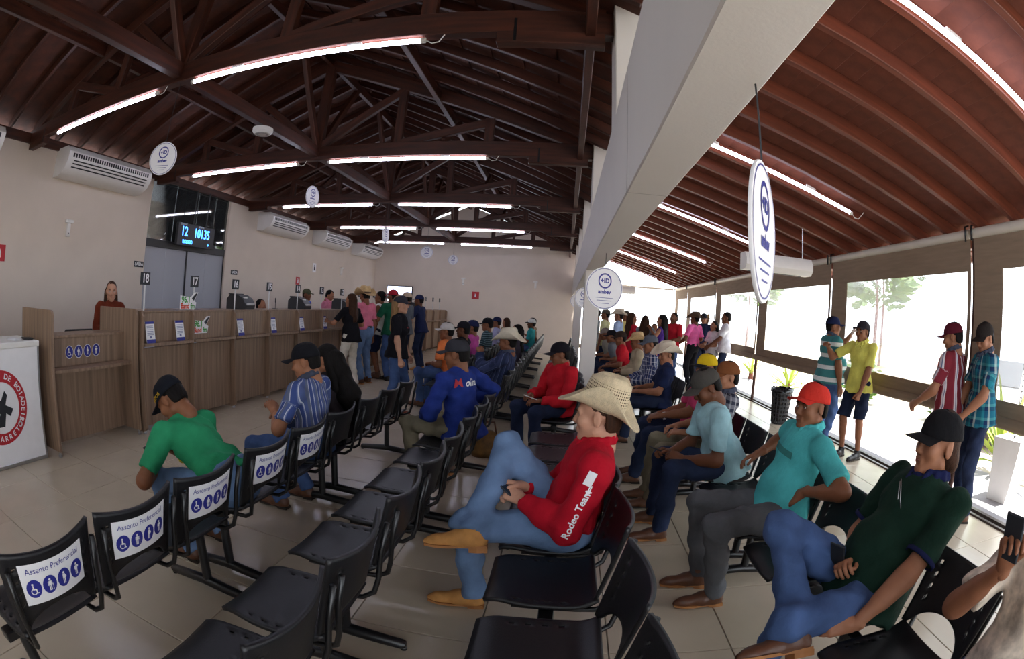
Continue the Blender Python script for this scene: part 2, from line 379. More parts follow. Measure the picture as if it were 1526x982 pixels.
# ------------------------------------------------------------------ open side of the veranda: posts, tube, vinyl curtains, track
VP = [-2.65, .4, 3.43, 6.5, 9.5, 12.5, 15.6, 17.4]
for y in VP[:-1]: struct(MB().tube([(XW-.0, y, 0), (XW-.0, y, 2.6)], .03, 10).build('trim_post', mat('post paint', '#43271c', .8, var=.1, vs_=8), smooth='auto'), 'slim dark post between the vinyl curtains')
struct(MB().box(XW-.02, XW+.02, YF, YB, 0, .018).box(XW+.1, XW+.16, YF, YB, -.01, .02).build('trim_1', mat('track metal', '#4c4440', .4, metal=.6, var=.1, vs_=6)), 'metal floor track along the open side')
CN = ['behind the viewer', 'beside the green polo man', 'behind the man in yellow polo', 'behind the waste basket', 'behind the man in white tee', 'next to the far corner', 'at the far corner']
for i in range(len(VP)-1):
    a, b = VP[i]+.03, VP[i+1]-.03
    t = thing('vinyl_curtain', 'clear vinyl drop curtain with brown fabric border, '+CN[i], 'curtain', (XW-.04, 0, 0), group='vinyl curtains on the open side')
    MB().tube([(0, a, 2.58), (0, b, 2.58)], .05, 12).build('roller_tube', M_TUBEC, t, smooth='auto')
    MB().box(-.004, .004, a, b, 2.22, 2.56).build('top_band', M_FAB, t)
    MB().box(-.004, .004, a, a+.05, 1.08, 2.22).build('side_band', M_FAB, t); MB().box(-.004, .004, b-.42, b, 1.08, 2.22).build('side_band', M_FAB, t)
    MB().box(-.0015, .0015, a+.05, b-.42, 1.08, 2.22).build('clear_pane', M_CLEAR, t)
    MB().tube([(0, a, .9), (0, a+.5, .895), (0, (a+b)/2, .885), (0, b-.5, .895), (0, b, .9)], .055, 10).build('bottom_roll', M_FAB, t, smooth='auto')
    MB().box(-.005, .005, a, b, .92, 1.08).build('bottom_band', M_FAB, t)
    for y in (a+.02, b-.02): MB().tube([(-.06, y, 2.5), (-.06, y, 2.64), (0, y, 2.66)], .012, 6).build('bracket', M_BMET, t, smooth=True)
# far end of the veranda: same curtains across
t = thing('vinyl_curtain', 'clear vinyl drop curtain closing the far end of the veranda', 'curtain', (0, YB-.05, 0), group='vinyl curtains on the open side')
MB().tube([(.44, 0, 2.58), (3.84, 0, 2.58)], .05, 12).build('roller_tube', M_TUBEC, t, smooth='auto')
MB().box(.5, 3.84, -.002, .002, .4, 2.55).build('clear_pane', M_CLEAR, t); MB().box(.5, 3.84, -.004, .004, .3, .42).build('bottom_band', M_FAB, t)
# ------------------------------------------------------------------ tube lights
def tube_light(a, b, label, group, wire=1, tm=None):
    t = thing('tube_light', label, 'lamp', a, group=group); M, L = frame(a, b); M = M.to_3x3().to_4x4()
    MB().tube([(.03, 0, 0), (L-.03, 0, 0)], .02, 10, M=M).build('tube', tm or M_TUBE, t, smooth='auto')
    for q in (0, L): MB().tube([(q+.035*(1 if q == 0 else -1), 0, 0), (q, 0, 0)], .022, 10, M=M).build('end_cap', M_WPL, t, smooth='auto')
    for q in (L*.25, L*.75): MB().box(q-.06, q+.06, -.012, .012, .018, .05, M).build('clip', M_WPL, t)
    e = L if wire > 0 else 0; s_ = 1 if wire > 0 else -1
    MB().tube([(e, 0, 0), (e+.05*s_, 0, -.03), (e+.1*s_, 0, -.02), (e+.14*s_, 0, .05), (e+.16*s_, 0, .09)], .005, 5, M=M).build('wire', M_WPL, t, smooth=True)
for y, nm in zip(TY[1:], ORD[1:]):
    tube_light((-6.05, y-.03, 3.40), (-3.83, y-.03, 3.40), 'glowing tube lamp on left half of the roof truss '+nm, 'tube lamps under the trusses')
    tube_light((-3.33, y-.03, 3.40), (-1.06, y-.03, 3.40), 'glowing tube lamp on right half of the roof truss '+nm, 'tube lamps under the trusses')
VN = ['at the top right corner', 'behind the big hanging disc', 'second beyond the hanging disc', 'third beyond the hanging disc', 'next to last before the far end', 'last before the far end']
for k, nm in enumerate(VN):
    y = 1.62+3.03*k; x0, x1 = .85, 3.12
    if k == 0: x0, x1 = 1.5, 3.7
    tube_light((x0, y, zv(x0)-.05), (x1, y, zv(x1)-.05), 'glowing tube lamp under the veranda rafters, '+nm, 'tube lamps under the veranda rafters', tm=M_TUBE2)
# ------------------------------------------------------------------ hanging discs
def disc_sign(x, y, z, r, yaw, ztop, label):
    t = thing('hanging_disc', label, 'sign', (x, y, z), math.radians(yaw), 'round hanging signs')
    Mx = Matrix(((1, 0, 0, 0), (0, 0, -1, 0), (0, 1, 0, 0), (0, 0, 0, 1)))
    b = MB(); n = 40
    b.lathe([(0, -.004), (r, -.004), (r+.001, 0), (r, .004), (0, .004)], n, Mx); b.build('plate', M_PAPER, t, smooth='auto')
    for s_ in (1, -1):
        Ms = (RZ(180) if s_ < 0 else Matrix.Identity(4)) @ Mx @ T(0, 0, .0052)
        p = MB(); disc(p, (0, 0), r*.95, 0, 40, r*.925); disc(p, (0, r*.36), r*.36, 0, 32, r*.29)
        addmesh(p, text_mesh('+ID', r*.3, 0, bold=.002), T(0, r*.36, 0)); addmesh(p, text_mesh('ambev', r*.26, 0, bold=.002), T(0, -r*.16, 0))
        for q in range(3): p.box(-r*.5+q*.02, r*.5-q*.02, -r*(.44+.13*q)-.002, -r*(.44+.13*q)+.002, -.0002, .0002)
        o = MB().add(p.v, p.f, Ms).build('print', M_BLUE, t)
    MB().tube([(0, 0, r), (0, 0, ztop-z)], .0025, 5).build('string', M_DARK, t)
for y, z, a, nm in zip(TY[1:], (2.69, 2.91, 2.8, 2.79, 2.9), (18, 82, 86, 12, 8), ORD[1:]):
    disc_sign(-3.53, y, z, .157, a, 3.46, 'white round sign hanging from the roof truss '+nm)
disc_sign(.415, .98, 1.72, .152, 57, 2.07, 'big white round sign hung edge-on from the beam, nearest the viewer')
disc_sign(.35, 4.45, 1.75, .19, 24, 2.07, 'white round sign hanging from beam just before the column')
disc_sign(.35, 9.3, 1.8, .19, 30, 2.07, 'white round sign hanging from beam just past the first column')
disc_sign(.35, 14.5, 1.85, .19, 10, 2.07, 'white round sign hanging from beam near the gable wall')
# ------------------------------------------------------------------ left wall fittings
VSL = MB().box(-.002, .003, -.016, .016, -.03, .03).mesh('vent_slot')
def ac(y0, y1, label, z=3.15):
    t = thing('air_conditioner', label, 'air conditioner', (XL, 0, 0), group='air conditioners high on the counter wall')
    prof = [(0, 0), (.2, 0), (.38, .1), (.46, .22), (.46, .33), (.36, .42), (0, .42)]
    Mx = Matrix(((1, 0, 0, 0), (0, 0, -1, y1), (0, 1, 0, z), (0, 0, 0, 1)))
    MB().prism(prof, 0, y1-y0, Mx).build('body', M_WPL, t, smooth='auto')
    n = int((y1-y0)/.055)
    for k in range(n):
        yy = y0+.1+(y1-y0-.2)*k/(n-1); link('vent_slot', VSL, M_DARK, t, loc=(.461, yy, z+.28))
    for q, zz in enumerate((.12, .165, .205)):
        MB().box(-.003, .004, y0+.12, y1-.1, -.009, .009).build('louvre', M_DARK, t, loc=(.38+.08*(zz-.1)/.12, 0, z+zz), rot=(0, math.radians(34), 0))
for (a, b), nm in zip(((.6, 2.35), (3.62, 5.5), (9.55, 11.3), (12.35, 14.1), (15.1, 16.9)), ('cut by the left picture edge', 'left of the glass door', 'first to the right of the glass door', 'second to the right of the glass door', 'in the far corner of the hall')):
    ac(a, b, 'white split air conditioner on the wall, '+nm, 3.06 if a < 9 else 2.98)
def plate(name, label, cat, M, w, h, m, txt=None, tm=None, size=.05, depth=.012, group=None, extra=None, sx=1.0):
    t = thing(name, label, cat, tuple(M.to_translation()), group=group); R3 = M.to_3x3().to_4x4()
    MB().cbox(-w/2, w/2, -h/2, h/2, 0, depth, .002, R3).build('plate', m, t)
    p = MB()
    if txt: addmesh(p, text_mesh(txt, size, .0006, bold=.0015, sx=sx), R3 @ T(0, 0, depth+.001))
    if extra: extra(p, R3 @ T(0, 0, depth+.001))
    if p.v: p.build('print', tm or M_PAPER, t)
    return t
def onl(y, z, x=XL): return T(x, y, z) @ ONLEFT
plate('exit_sign', 'small dark exit sign left of the glass door', 'sign', onl(5.83, 1.93), .24, .1, M_INK, 'SAÍDA', size=.075)
plate('exit_sign', 'small dark exit sign right of the glass door', 'sign', onl(8.8, 1.95), .24, .1, M_INK, 'SAÍDA', size=.075)
def ext(p, M):
    p.box(-.025, .025, -.06, .03, 0, .001, M); p.box(-.01, .01, .03, .05, 0, .001, M); p.box(-.03, .0, .045, .058, 0, .001, M)
plate('extinguisher_sign', 'red fire extinguisher sign at the left picture edge', 'sign', onl(2.78, 1.93), .22, .22, M_RED, extra=ext)
plate('extinguisher_sign', 'red fire extinguisher sign on wall above counter fourteen', 'sign', onl(11.7, 1.91), .2, .2, M_RED, extra=ext)
plate('wall_notice', 'small white notice with a dark figure on the counter wall', 'sign', onl(12.6, 2.33), .2, .26, M_PAPER, extra=lambda p, M: (p.box(-.03, .03, -.08, .03, 0, .001, M), p.box(-.02, .02, .04, .08, 0, .001, M)), tm=M_INK)
def emergency(M, label):
    t = thing('emergency_lamp', label, 'lamp', tuple(M.to_translation()), group='small emergency lamps'); R3 = M.to_3x3().to_4x4()
    MB().cbox(-.035, .035, -.11, .09, 0, .05, .006, R3).build('body', M_WPL, t); MB().cbox(-.075, .075, .09, .14, .01, .07, .006, R3).build('lamp_head', M_WPL, t); MB().box(-.008, .008, -.07, -.05, .05, .053, R3).build('switch', M_DARK, t)
emergency(onl(4.1, 2.35), 'small white emergency lamp on wall left of the glass door')
emergency(onl(14.4, 2.34), 'small white emergency lamp on counter wall near the corner')
emergency(T(-3.63, YB, 2.34) @ ONBACK, 'small white emergency lamp above the red sign on gable wall')
emergency(T(-1.05, YB, 2.37) @ ONBACK, 'small white emergency lamp at right of the gable wall')
plate('extinguisher_sign', 'red fire extinguisher sign on the gable wall', 'sign', T(-3.16, YB, 1.88) @ ONBACK, .26, .26, M_RED, extra=ext)
t = thing('television', 'wall television with bright white picture on gable wall', 'television', (-6.0, YB-.035, 1.78))
MB().cbox(-.5, .5, -.04, .03, -.3, .3, .008).build('case', M_DARK, t); MB().box(-.47, .47, -.043, -.04, -.27, .27).build('screen', M_SCREEN, t)
# queue display
t = thing('queue_display', 'black LED queue board with blue digits before the glass door', 'display', (-6.92, 7.27, 2.56))
MB().cbox(-.07, 0, -.57, .57, -.21, .21, .006).build('case', M_DARK, t)
MD = T(.003, 0, 0) @ ONLEFT
for s_, x, z, sz in (('12', -.38, .05, .25), ('10135', .16, .05, .25), ('RODEIO', -.27, -.135, .1), ('+', .38, -.14, .1)):
    p = MB(); addmesh(p, text_mesh(s_, sz, .0005, bold=.001, sx=.8), MD @ T(x, z, 0)); p.build('digits', M_LED, t)
for s_, x in (('GUICHÊ', -.42), ('SENHA', .12)):
    p = MB(); addmesh(p, text_mesh(s_, .055, .0005), MD @ T(x, .185, 0)); p.build('caption', M_LEDW, t)
for q in (-.1, .3): MB().tube([(-.03, q, .2), (-.03, q, .9)], .012, 6).build('hanger', M_DARK, t)
t = thing('access_point', 'small white round access point under the roof tie beam', 'access point', (XR+.02, 4.6, 3.44))
MB().lathe([(0, -.06), (.1, -.06), (.13, -.03), (.13, .01), (0, .01)], 20).build('shell', M_WPL, t, smooth='auto'); MB().lathe([(.05, -.063), (.08, -.063), (.08, -.06), (.05, -.06)], 20).build('ring', M_STEEL, t)
for (x, y, lb) in ((2.75, 6.0, 'white air curtain unit hanging by the big disc under the veranda roof'), (1.7, 15.6, 'pale air curtain unit hanging at the far end of the veranda')):
    t = thing('air_curtain', lb, 'air conditioner', (x, y, 2.22), group='veranda air curtains')
    MB().prism([(-.1, 0), (.08, 0), (.14, .06), (.14, .14), (.08, .22), (-.1, .22)], -.5, .5, Matrix(((0, 0, 1, 0), (-1, 0, 0, 0), (0, 1, 0, 0), (0, 0, 0, 1)))).build('body', M_WPL, t, smooth='auto')
    for q in (-.4, .4): MB().tube([(q, 0, .2), (q, 0, zv(x+q)-2.2)], .008, 6).build('hanger_rod', M_STEEL, t)
    MB().box(-.4, .4, .05, .09, -.006, 0).build('outlet_grille', M_DARK, t)
# ------------------------------------------------------------------ service counter
XC = -4.17; UP = .86; Y0 = 3.53
def arch(mb, x0, x1, y0, y1, z0, z1, r, M=None):
    """upright board in XZ (thickness along y) with one rounded upper front corner (front = +x)"""
    pts = [(x0, z0), (x1, z0), (x1, z1-r)]+[(x1-r+r*math.cos(a), z1-r+r*math.sin(a)) for a in [math.pi/2*k/6 for k in range(1, 7)]]+[(x0, z1)]
    mb.prism(pts, -y1, -y0, Matrix(((1, 0, 0, 0), (0, 0, -1, 0), (0, 1, 0, 0), (0, 0, 0, 1)))); return mb
NUMS = list(range(18, 2, -1))
WORD = dict(zip(range(3, 19), 'three four five six seven eight nine ten eleven twelve thirteen fourteen fifteen sixteen seventeen eighteen'.split()))
protos = None
for k, n in enumerate(NUMS):
    y = Y0+UP*k
    t = thing('counter_bay', f'wood-grain service counter bay standing under the number plate {WORD[n]}' if n > 3 else 'last wood-grain service counter bay by the gable wall', 'counter', (XC, y, 0), group='bays of the service counter')
    if protos is None:
        b = MB(); b.prism([(-.7, .02), (.0, .02), (.05, .06), (.05, .6), (.03, .9), (.04, 1.23), (.0, 1.29), (-.1, 1.29), (-.12, 1.1), (-.7, 1.1)], .0, .028, Matrix(((1, 0, 0, 0), (0, 0, -1, .028), (0, 1, 0, 0), (0, 0, 0, 1))))
        part = b.mesh('partition')
        fp = MB().cbox(-.06, -.035, .03, UP-.002, .06, .9, .003).mesh('front_panel'); up_ = MB().cbox(-.06, -.035, .03, UP-.002, .955, 1.27, .003).mesh('upper_panel')
        def shelf(u, v): return (-.035+.13*v*(1-.18*u*u), .03+(UP-.032)*(u+1)/2, .955)
        sh = MB(); n_ = 10; P = [(-.06, .03), (-.06, UP-.002)]+[(.055-.0+.035*(1-(2*q/n_-1)**2), UP-.002-(UP-.032)*q/n_) for q in range(n_+1)]
        sh.prism(P[::-1], .925, .955); she = sh.mesh('shelf')
        wt = MB().cbox(-.65, -.06, .03, UP-.002, .72, .75, .003).mesh('desk_top'); wt2 = MB().cbox(-.5, -.02, .03, UP-.002, 1.27, 1.29, .003).mesh('counter_top')
        ft = MB().lathe([(.018, 0), (.022, .005), (.022, .02), (.012, .03), (.012, .06)], 10).mesh('foot', True); protos = 1
    link('partition', part, M_BROWN, t); link('front_panel', fp, M_BROWN, t); link('upper_panel', up_, M_BROWN, t); link('shelf', she, M_BROWN, t); link('desk_top', wt, M_BROWN, t); link('counter_top', wt2, M_BROWN, t)
    link('foot', ft, M_STEEL, t, loc=(-.0, .014, 0)); link('foot', ft, M_STEEL, t, loc=(-.6, .014, 0))
    # number sign on its clear pole
    s_ = thing('number_sign', f'dark square plate reading {WORD[n]} on a clear pole above the counter', 'sign', (XC-.07, y+.1, 1.2905), group='counter number signs')
    MB().box(-.004, .004, -.009, .009, 0, .27).build('pole', mat('clear white plastic', '#d5d6d8', .2, var=.02), s_)
    MB().cbox(-.006, .006, -.075, .075, .27, .40, .003).build('plate', M_INK, s_)
    p = MB(); addmesh(p, text_mesh(str(n), .125, .0005, bold=.003, sx=.85), T(.0075, 0, .335) @ ONLEFT); p.build('digits', M_PAPER, s_)
y = Y0+UP*len(NUMS)
t = thing('counter_end_panel', 'rounded wooden end panel closing the counter by the gable wall', 'panel', (XC, y, 0)); link('panel', part, M_BROWN, t); link('foot', ft, M_STEEL, t, loc=(0, .014, 0))
# small leaflets stands leaning on the shelves
for y, n, m_ in ((3.63, 0, 'left of the first bay'), (4.13, 1, 'right of the first bay'), (5.36, 2, 'at plate sixteen'), (6.2, 3, 'at plate fifteen'), (7.06, 4, 'at plate fourteen'), (7.9, 5, 'at plate thirteen')):
    t = thing('leaflet_card', 'blue and white notice card leaning on counter shelf, '+m_, 'card', (XC+.05, y+.03, .957), group='notice cards on the counter shelf')
    Mc = RY(-12) @ ONLEFT
    MB().box(-.07, .07, 0, .225, -.002, .002, Mc).build('card', M_PAPER, t)
    MB().box(-.07, .07, 0, .04, .002, .003, Mc).build('blue_foot', M_BLUE, t); MB().box(-.07, .07, .2, .225, .002, .003, Mc).build('blue_head', M_BLUE, t)
    p = MB()
    for q in range(6): p.box(-.05, .05, .085+.018*q, .09+.018*q, .002, .0026, Mc)
    p.box(-.015, .015, .05, .075, .002, .0026, Mc); p.build('print', mat('print grey', '#7b80a8', .7), t)['kind'] = 'stuff'
def band(M, label):
    t = thing('radio_sticker', label, 'sticker', tuple(M.to_translation()), group='radio station stickers'); R3 = M.to_3x3().to_4x4()
    MB().prism([(-.16, -.1), (.12, -.1), (.14, -.02), (.1, .0), (.17, .1), (.1, .1), (.03, .04), (-.16, .06)], 0, .002, R3).build('backing', M_PAPER, t)
    p = MB(); addmesh(p, text_mesh('96.1', .1, .0005, bold=.003, sx=.95), R3 @ T(-.055, .01, .003)); p.build('frequency_print', M_GREEN, t)
    p = MB(); addmesh(p, text_mesh('Band', .085, .0005, bold=.003, sx=.9), R3 @ T(-.07, -.062, .003)); p.build('name_print', M_ORANGE, t)
    p = MB(); addmesh(p, text_mesh('fm', .085, .0005, bold=.003, sx=.9), R3 @ T(.07, -.062, .003)); p.build('fm_print', M_GREEN, t)
    p = MB(); p.prism([(.05, .03), (.13, .09), (.15, .08), (.09, .0)], 0, .001, R3 @ T(0, 0, .003)); p.build('guitar_mark', M_INK, t)
band(T(XC-.034, 4.62, 1.115) @ ONLEFT, 'green and red 96.1 radio sticker on the counter panel')
band(T(XC-.03, 4.36, 1.4) @ ONLEFT, 'green and red 96.1 radio sticker on the clear pole of plate seventeen')
# low accessible counter at the left end
t = thing('accessible_counter', 'low wood-grain accessible counter with tall side panels and blue symbols', 'counter', (XC, 0, 0))
for y0, y1, nm in ((2.30, 2.33, 'side_panel'), (3.46, 3.49, 'side_panel')):
    arch(MB(), -.75, .0, y0, y1, .05, 1.31, .06).build(nm, M_BROWN, t); MB().lathe([(.018, 0), (.022, .005), (.022, .02), (.012, .03), (.012, .06)], 10).build('foot', M_STEEL, t, loc=(-.03, (y0+y1)/2, 0))
MB().cbox(-.28, -.255, 2.33, 3.46, .06, .74, .003).build('front_panel', M_BROWN, t); MB().cbox(-.28, -.255, 2.33, 3.46, .77, 1.04, .003).build('upper_panel', M_BROWN, t)
MB().cbox(-.6, -.24, 2.33, 3.46, 1.04, 1.065, .003).build('counter_top', M_BROWN, t)
MB().prism([(-.28, 2.33), (-.09, 2.33)]+[(-.09+.06*math.sin(math.pi*q/8), 2.33+1.13*q/8) for q in range(1, 8)]+[(-.09, 3.46), (-.28, 3.46)], .742, .77).build('shelf', M_BROWN, t)
def figure(mb, kind, c, r, z, fn=None):
    """white pictogram people inside a disc of radius r"""
    b = MB(); x, y = c
    def dsk(cx, cy, q): disc(b, (x+cx*r, y+cy*r), q*r, z, 10)
    def bx(x0, x1, y0, y1): b.add([(x+x0*r, y+y0*r, z), (x+x1*r, y+y0*r, z), (x+x1*r, y+y1*r, z), (x+x0*r, y+y1*r, z)], [(0, 1, 2, 3)])
    if kind == 0:
        dsk(-.15, .6, .14); bx(-.22, -.06, -.1, .45); bx(-.22, .25, -.12, .02); bx(.15, .3, -.5, 0); bx(.15, .5, -.6, -.48); disc(b, (x-.1*r, y-.3*r), .42*r, z, 16, .3*r)
    else:
        dsk(0, .62, .16); bx(-.2, .2, -.1, .42); bx(-.18, -.03, -.75, -.1); bx(.03, .18, -.75, -.1)
        if kind == 1: bx(-.32, -.22, -.1, .38); bx(.22, .32, -.1, .38); bx(.38, .44, -.75, 0)
        if kind == 2: dsk(.18, .05, .2)
        if kind == 3: dsk(.26, .22, .15); bx(-.3, -.2, 0, .38)
    mb.add([fn(p) for p in b.v] if fn else b.v, b.f)
for q in range(4):
    Mq = T(-.2545, 2.68+.125*q, .9) @ ONLEFT
    b = MB(); disc(b, (0, 0), .05, 0, 20, sy=1.15); b2 = MB().add(b.v, b.f, Mq); o = b2.build('blue_symbol', M_BLUE, t)
    b = MB(); figure(b, q, (0, 0), .05, .0015); MB().add(b.v, b.f, Mq).build('symbol_figure', M_PAPER, o); b = MB(); disc(b, (0, 0), .055, .0005, 20, .0505, sy=1.15); MB().add(b.v, b.f, Mq).build('symbol_rim', M_PAPER, o)
# white promotion counter at the left picture edge
t = thing('promotion_counter', 'white promotion counter with a round red rodeo emblem', 'counter', (-4.28, 1.72, 0))
MB().cbox(-.55, 0, -.55, .47, .03, 1.0, .006).build('body', M_PAPER, t); MB().cbox(-.56, .012, -.56, .48, 1.0, 1.05, .006).build('top', M_WPL, t); MB().cbox(-.54, .004, -.54, .475, 0, .035, .004).build('base', M_STEEL, t); MB().box(.0, .006, .455, .475, .03, 1.0).build('edge_strip', M_STEEL, t)
ME = T(.0015, -.02, .52) @ ONLEFT; b = MB(); disc(b, (0, 0), .31, 0, 48, .215); MB().add(b.v, b.f, ME).build('emblem_ring', M_RED, t)
def ring_text(s_, R, size, a0, step, flip=False):
    p = MB()
    for i, ch in enumerate(s_):
        a = a0-step*i if not flip else a0+step*i
        if ch != ' ': addmesh(p, text_mesh(ch, size, .0004, bold=.0015), ME @ T(0, 0, .002) @ RZ(a-90 if not flip else a+90) @ T(0, R if not flip else -R, 0))
    return p
ring_text('DE BOIADEIRO', .262, .065, 72, 10).build('emblem_lettering', M_PAPER, t)['kind'] = 'stuff'
ring_text('BARRETOS', .262, .065, 250, 12, True).build('emblem_town_name', M_PAPER, t)['kind'] = 'stuff'
b = MB(); b.prism([(-.1, -.16), (-.02, -.05), (-.12, .02), (-.06, .1), (0, .06), (.05, .14), (.08, .1), (.05, .02), (.14, -.02), (.1, -.08), (.05, -.05), (.02, -.16)], 0, .001, ME @ T(0, 0, .001)); b.build('emblem_rider', M_INK, t)
for (x, y, r, m_, lb) in ((-4.45, 1.98, 12, M_PAPER, 'small pile of leaflets on the white promotion counter'), (-4.4, 2.12, -18, M_DARK, 'dark wallet lying on the white promotion counter')):
    o = thing('leaflets' if m_ is M_PAPER else 'wallet', lb, 'leaflets' if m_ is M_PAPER else 'wallet', (x, y, 1.05), math.radians(r))
    for q in range(3): MB().cbox(-.07, .07, -.05, .05, .006*q, .006*q+.005, .001).build('sheet' if m_ is M_PAPER else 'leather', m_, o, rot=(0, 0, .1*q))
t = thing('number_board', 'dark standing number board at the left picture edge', 'sign', (-5.6, 2.15, 0)); MB().cbox(-.02, .02, -.35, .0, 0, 1.36, .004).build('board', M_DARK, t)
p = MB(); addmesh(p, text_mesh('2', .12, .0004, bold=.002), T(.022, -.06, 1.2) @ ONLEFT); p.build('digit', M_PAPER, t)
# ------------------------------------------------------------------ machines on the counter
def printer(x, y, rz, label):
    t = thing('ticket_printer', label, 'printer', (x, y, 1.29), math.radians(rz), 'black machines on the counter')
    prof = [(-.15, 0), (.17, 0), (.18, .07), (.13, .15), (.04, .2), (-.1, .2), (-.15, .14)]
    MB().prism(prof, -.15, .15, Matrix(((0, 0, 1, 0), (1, 0, 0, 0), (0, 1, 0, 0), (0, 0, 0, 1)))).build('body', M_DARK, t, smooth='auto')
    MB().cbox(-.12, .12, .14, .19, .06, .09, .003).build('paper_slot', M_STEEL, t); MB().cbox(.05, .1, .1, .15, .155, .17, .002, RX(0)).build('button_panel', M_WPL, t)
    MB().cbox(-.14, .14, -.13, -.02, .2, .215, .004).build('lid', M_BLACK, t)
for y, n in ((5.7, 'before plate fifteen'), (7.43, 'before plate thirteen'), (9.14, 'before plate eleven'), (12.58, 'far along, behind the standing woman'), (14.3, 'at the far end')):
    printer(XC-.27, y+.04, -82, 'black receipt printer on the counter '+n)
t = thing('microphone', 'thin black desk microphone on the counter', 'microphone', (XC-.2, 6.6, 1.29)); MB().lathe([(.03, 0), (.03, .01), (.005, .015), (.005, .1), (.009, .11), (.009, .17), (0, .18)], 10).build('stem', M_BMET, t, smooth='auto'); MB().lathe([(.045, 0), (.045, .012), (0, .012)], 12).build('base', M_BMET, t)
t = thing('office_chair', 'black office chair behind the low counter', 'chair', (-5.35, 3.3, 0), math.radians(80))
MB().cbox(-.22, .22, -.22, .22, .44, .5, .02).build('seat', M_BLACK, t); MB().cbox(-.21, .21, -.25, -.2, .62, 1.05, .02).build('backrest', M_BLACK, t); MB().tube([(0, -.15, .46), (0, -.24, .5), (0, -.25, .7)], .015).build('back_support', M_BMET, t); MB().tube([(0, 0, .08), (0, 0, .45)], .025).build('column', M_BMET, t)
for q in range(5): MB().tube([(0, 0, .1), (.26*math.cos(q*1.2566), .26*math.sin(q*1.2566), .05)], .016, 6).sphere((.26*math.cos(q*1.2566), .26*math.sin(q*1.2566), .03), .03, 8).build('caster_leg', M_BMET, t)
# ------------------------------------------------------------------ three-seat waiting benches
def bs(u, v, off=0.0):
    z = .475+.30*v+.022*u*u*v-.05*(1-v)*(1-u*u)*0; y = -.235-.075*v+.045*u*u+off; x = .213*u*(1-.06*(1-v)); return (x, y, z)
def bs2(u, v):
    vb = .3*max(0, 1-(u/.82)**2)**.6; return bs(u, vb+(1-vb)*v)
def back_mesh():
    nu, nv = 30, 18
    return MB().grid(bs2, nu, nv, lambda i, j: i in (3, nu-4) and j in (5, 8, 11, 14)).mesh('backrest', True)
def seat_fn(u, v):
    hw = .205*(1-.22*max(0, v-.55)**1.5*2-.10*max(0, .25-v)*2); y = -.2+.43*v; z = .435+.012*u*u-.03*max(0, v-.8)**2*20+.035*max(0, .18-v)**2*25-.012*math.sin(v*math.pi)
    return (hw*u, y, z)
def seat_mesh():
    nu, nv = 30, 22
    return MB().grid(seat_fn, nu, nv, lambda i, j: i in (2, nu-3) and j in (6, 9, 12, 15)).mesh('seat', True)
BK, ST = back_mesh(), seat_mesh()
def solid(o, th, off=0):
    md = o.modifiers.new('thickness', 'SOLIDIFY'); md.thickness = th; md.offset = off
frm = {}
for s_ in (-1, 1):
    frm[s_] = MB().tube([(.17*s_, .12, .405), (.17*s_, -.12, .405), (.172*s_, -.2, .41), (.18*s_, -.245, .44), (.188*s_, -.262, .5), (.195*s_, -.275, .62), (.2*s_, -.30, .745)], .011, 8).mesh('frame_tube', True)
BEAMM = MB().cbox(-.70, .70, -.045, .015, .355, .395, .004).mesh('support_beam')
LEGM = MB().tube([(0, -.015, .05), (0, -.015, .36)], .026, 10).mesh('leg', 'auto'); FOOTM = MB().tube([(0, -.30, .03), (0, -.285, .03), (0, 0, .05), (0, .25, .03), (0, .265, .03)], [.018, .026, .03, .026, .018], 10).mesh('foot', 'auto')
GLM = MB().lathe([(.016, 0), (.016, .012), (.01, .02)], 8).mesh('glide')
def sticker():
    # printed panel glued on the rear face of the backrest (local x mirrored: seen from behind)
    off = -.0095
    P = lambda x, z: (lambda u, v: bs(u, v, off))(x/.205, z)          # x to the viewer's right, z 0..1 of back height
    m = MB(); m.grid(lambda u, v: P(.145*u, .36+.52*v), 16, 8)
    m.cur = 1
    fn = lambda p, e=-.0012: tuple(Vector(P(p[0], .36+p[1]/.30))+Vector((0, e, 0)))
    addmesh(m, text_mesh('Assento Preferencial', .032, 0, sx=.92), None, lambda p: fn((p[0], p[1]+.128)))
    for q in range(4):
        b = MB(); disc(b, (-.102+.068*q, .062), .031, 0, 22, sy=1.15); m.add([fn(p) for p in b.v], b.f)
    m.cur = 2
    for q in range(4): figure(m, q, (-.102+.068*q, .062), .031, 0, lambda p: fn(p, -.0024))
    me = m.mesh('sticker'); return me
STK = sticker()
def bench(x, yfirst, yaw, label, pref=0, group='three-seat waiting benches'):
    t = thing('waiting_bench', label, 'bench', (x, yfirst+.46, 0), math.radians(yaw), group)
    for k in (-1, 0, 1):
        q = k*.46
        o = link('seat', ST, M_BLACK, t, loc=(q, 0, 0)); solid(o, .016, -1)
        o = link('backrest', BK, M_BLACK, t, loc=(q, 0, 0)); solid(o, .014)
        if k+1 < pref:
            st = link('preferential_sticker', STK, [M_PAPER, M_BLUE, M_PAPER], o); st['label'] = 'white sticker with blue priority seat symbols'
        for s_ in (-1, 1): link('frame_tube', frm[s_], M_BMET, t, loc=(q, 0, 0))
    link('support_beam', BEAMM, M_BMET, t)
    for q in (-.61, .61):
        l = link('leg', LEGM, M_BMET, t, loc=(q, 0, 0)); link('foot', FOOTM, M_BMET, l)
        for e in (-.29, .25): link('glide', GLM, M_BMET, l, loc=(0, e, 0))
    return t
BX = {'A': -1.67, 'B': -.85, 'C': .02, 'D': 1.24}
bench(BX['A'], .62, 90, 'black three-seat bench with three priority stickers, lowest at left', 3)
bench(BX['A'], 2.06, 90, 'black three-seat bench with two priority stickers, under the green shirt man', 2)
bench(BX['A'], 3.50, 90, 'black three-seat bench with the long haired woman on it')
bench(BX['B'], .40, 90, 'empty black three-seat bench at the bottom of the picture, left of centre')
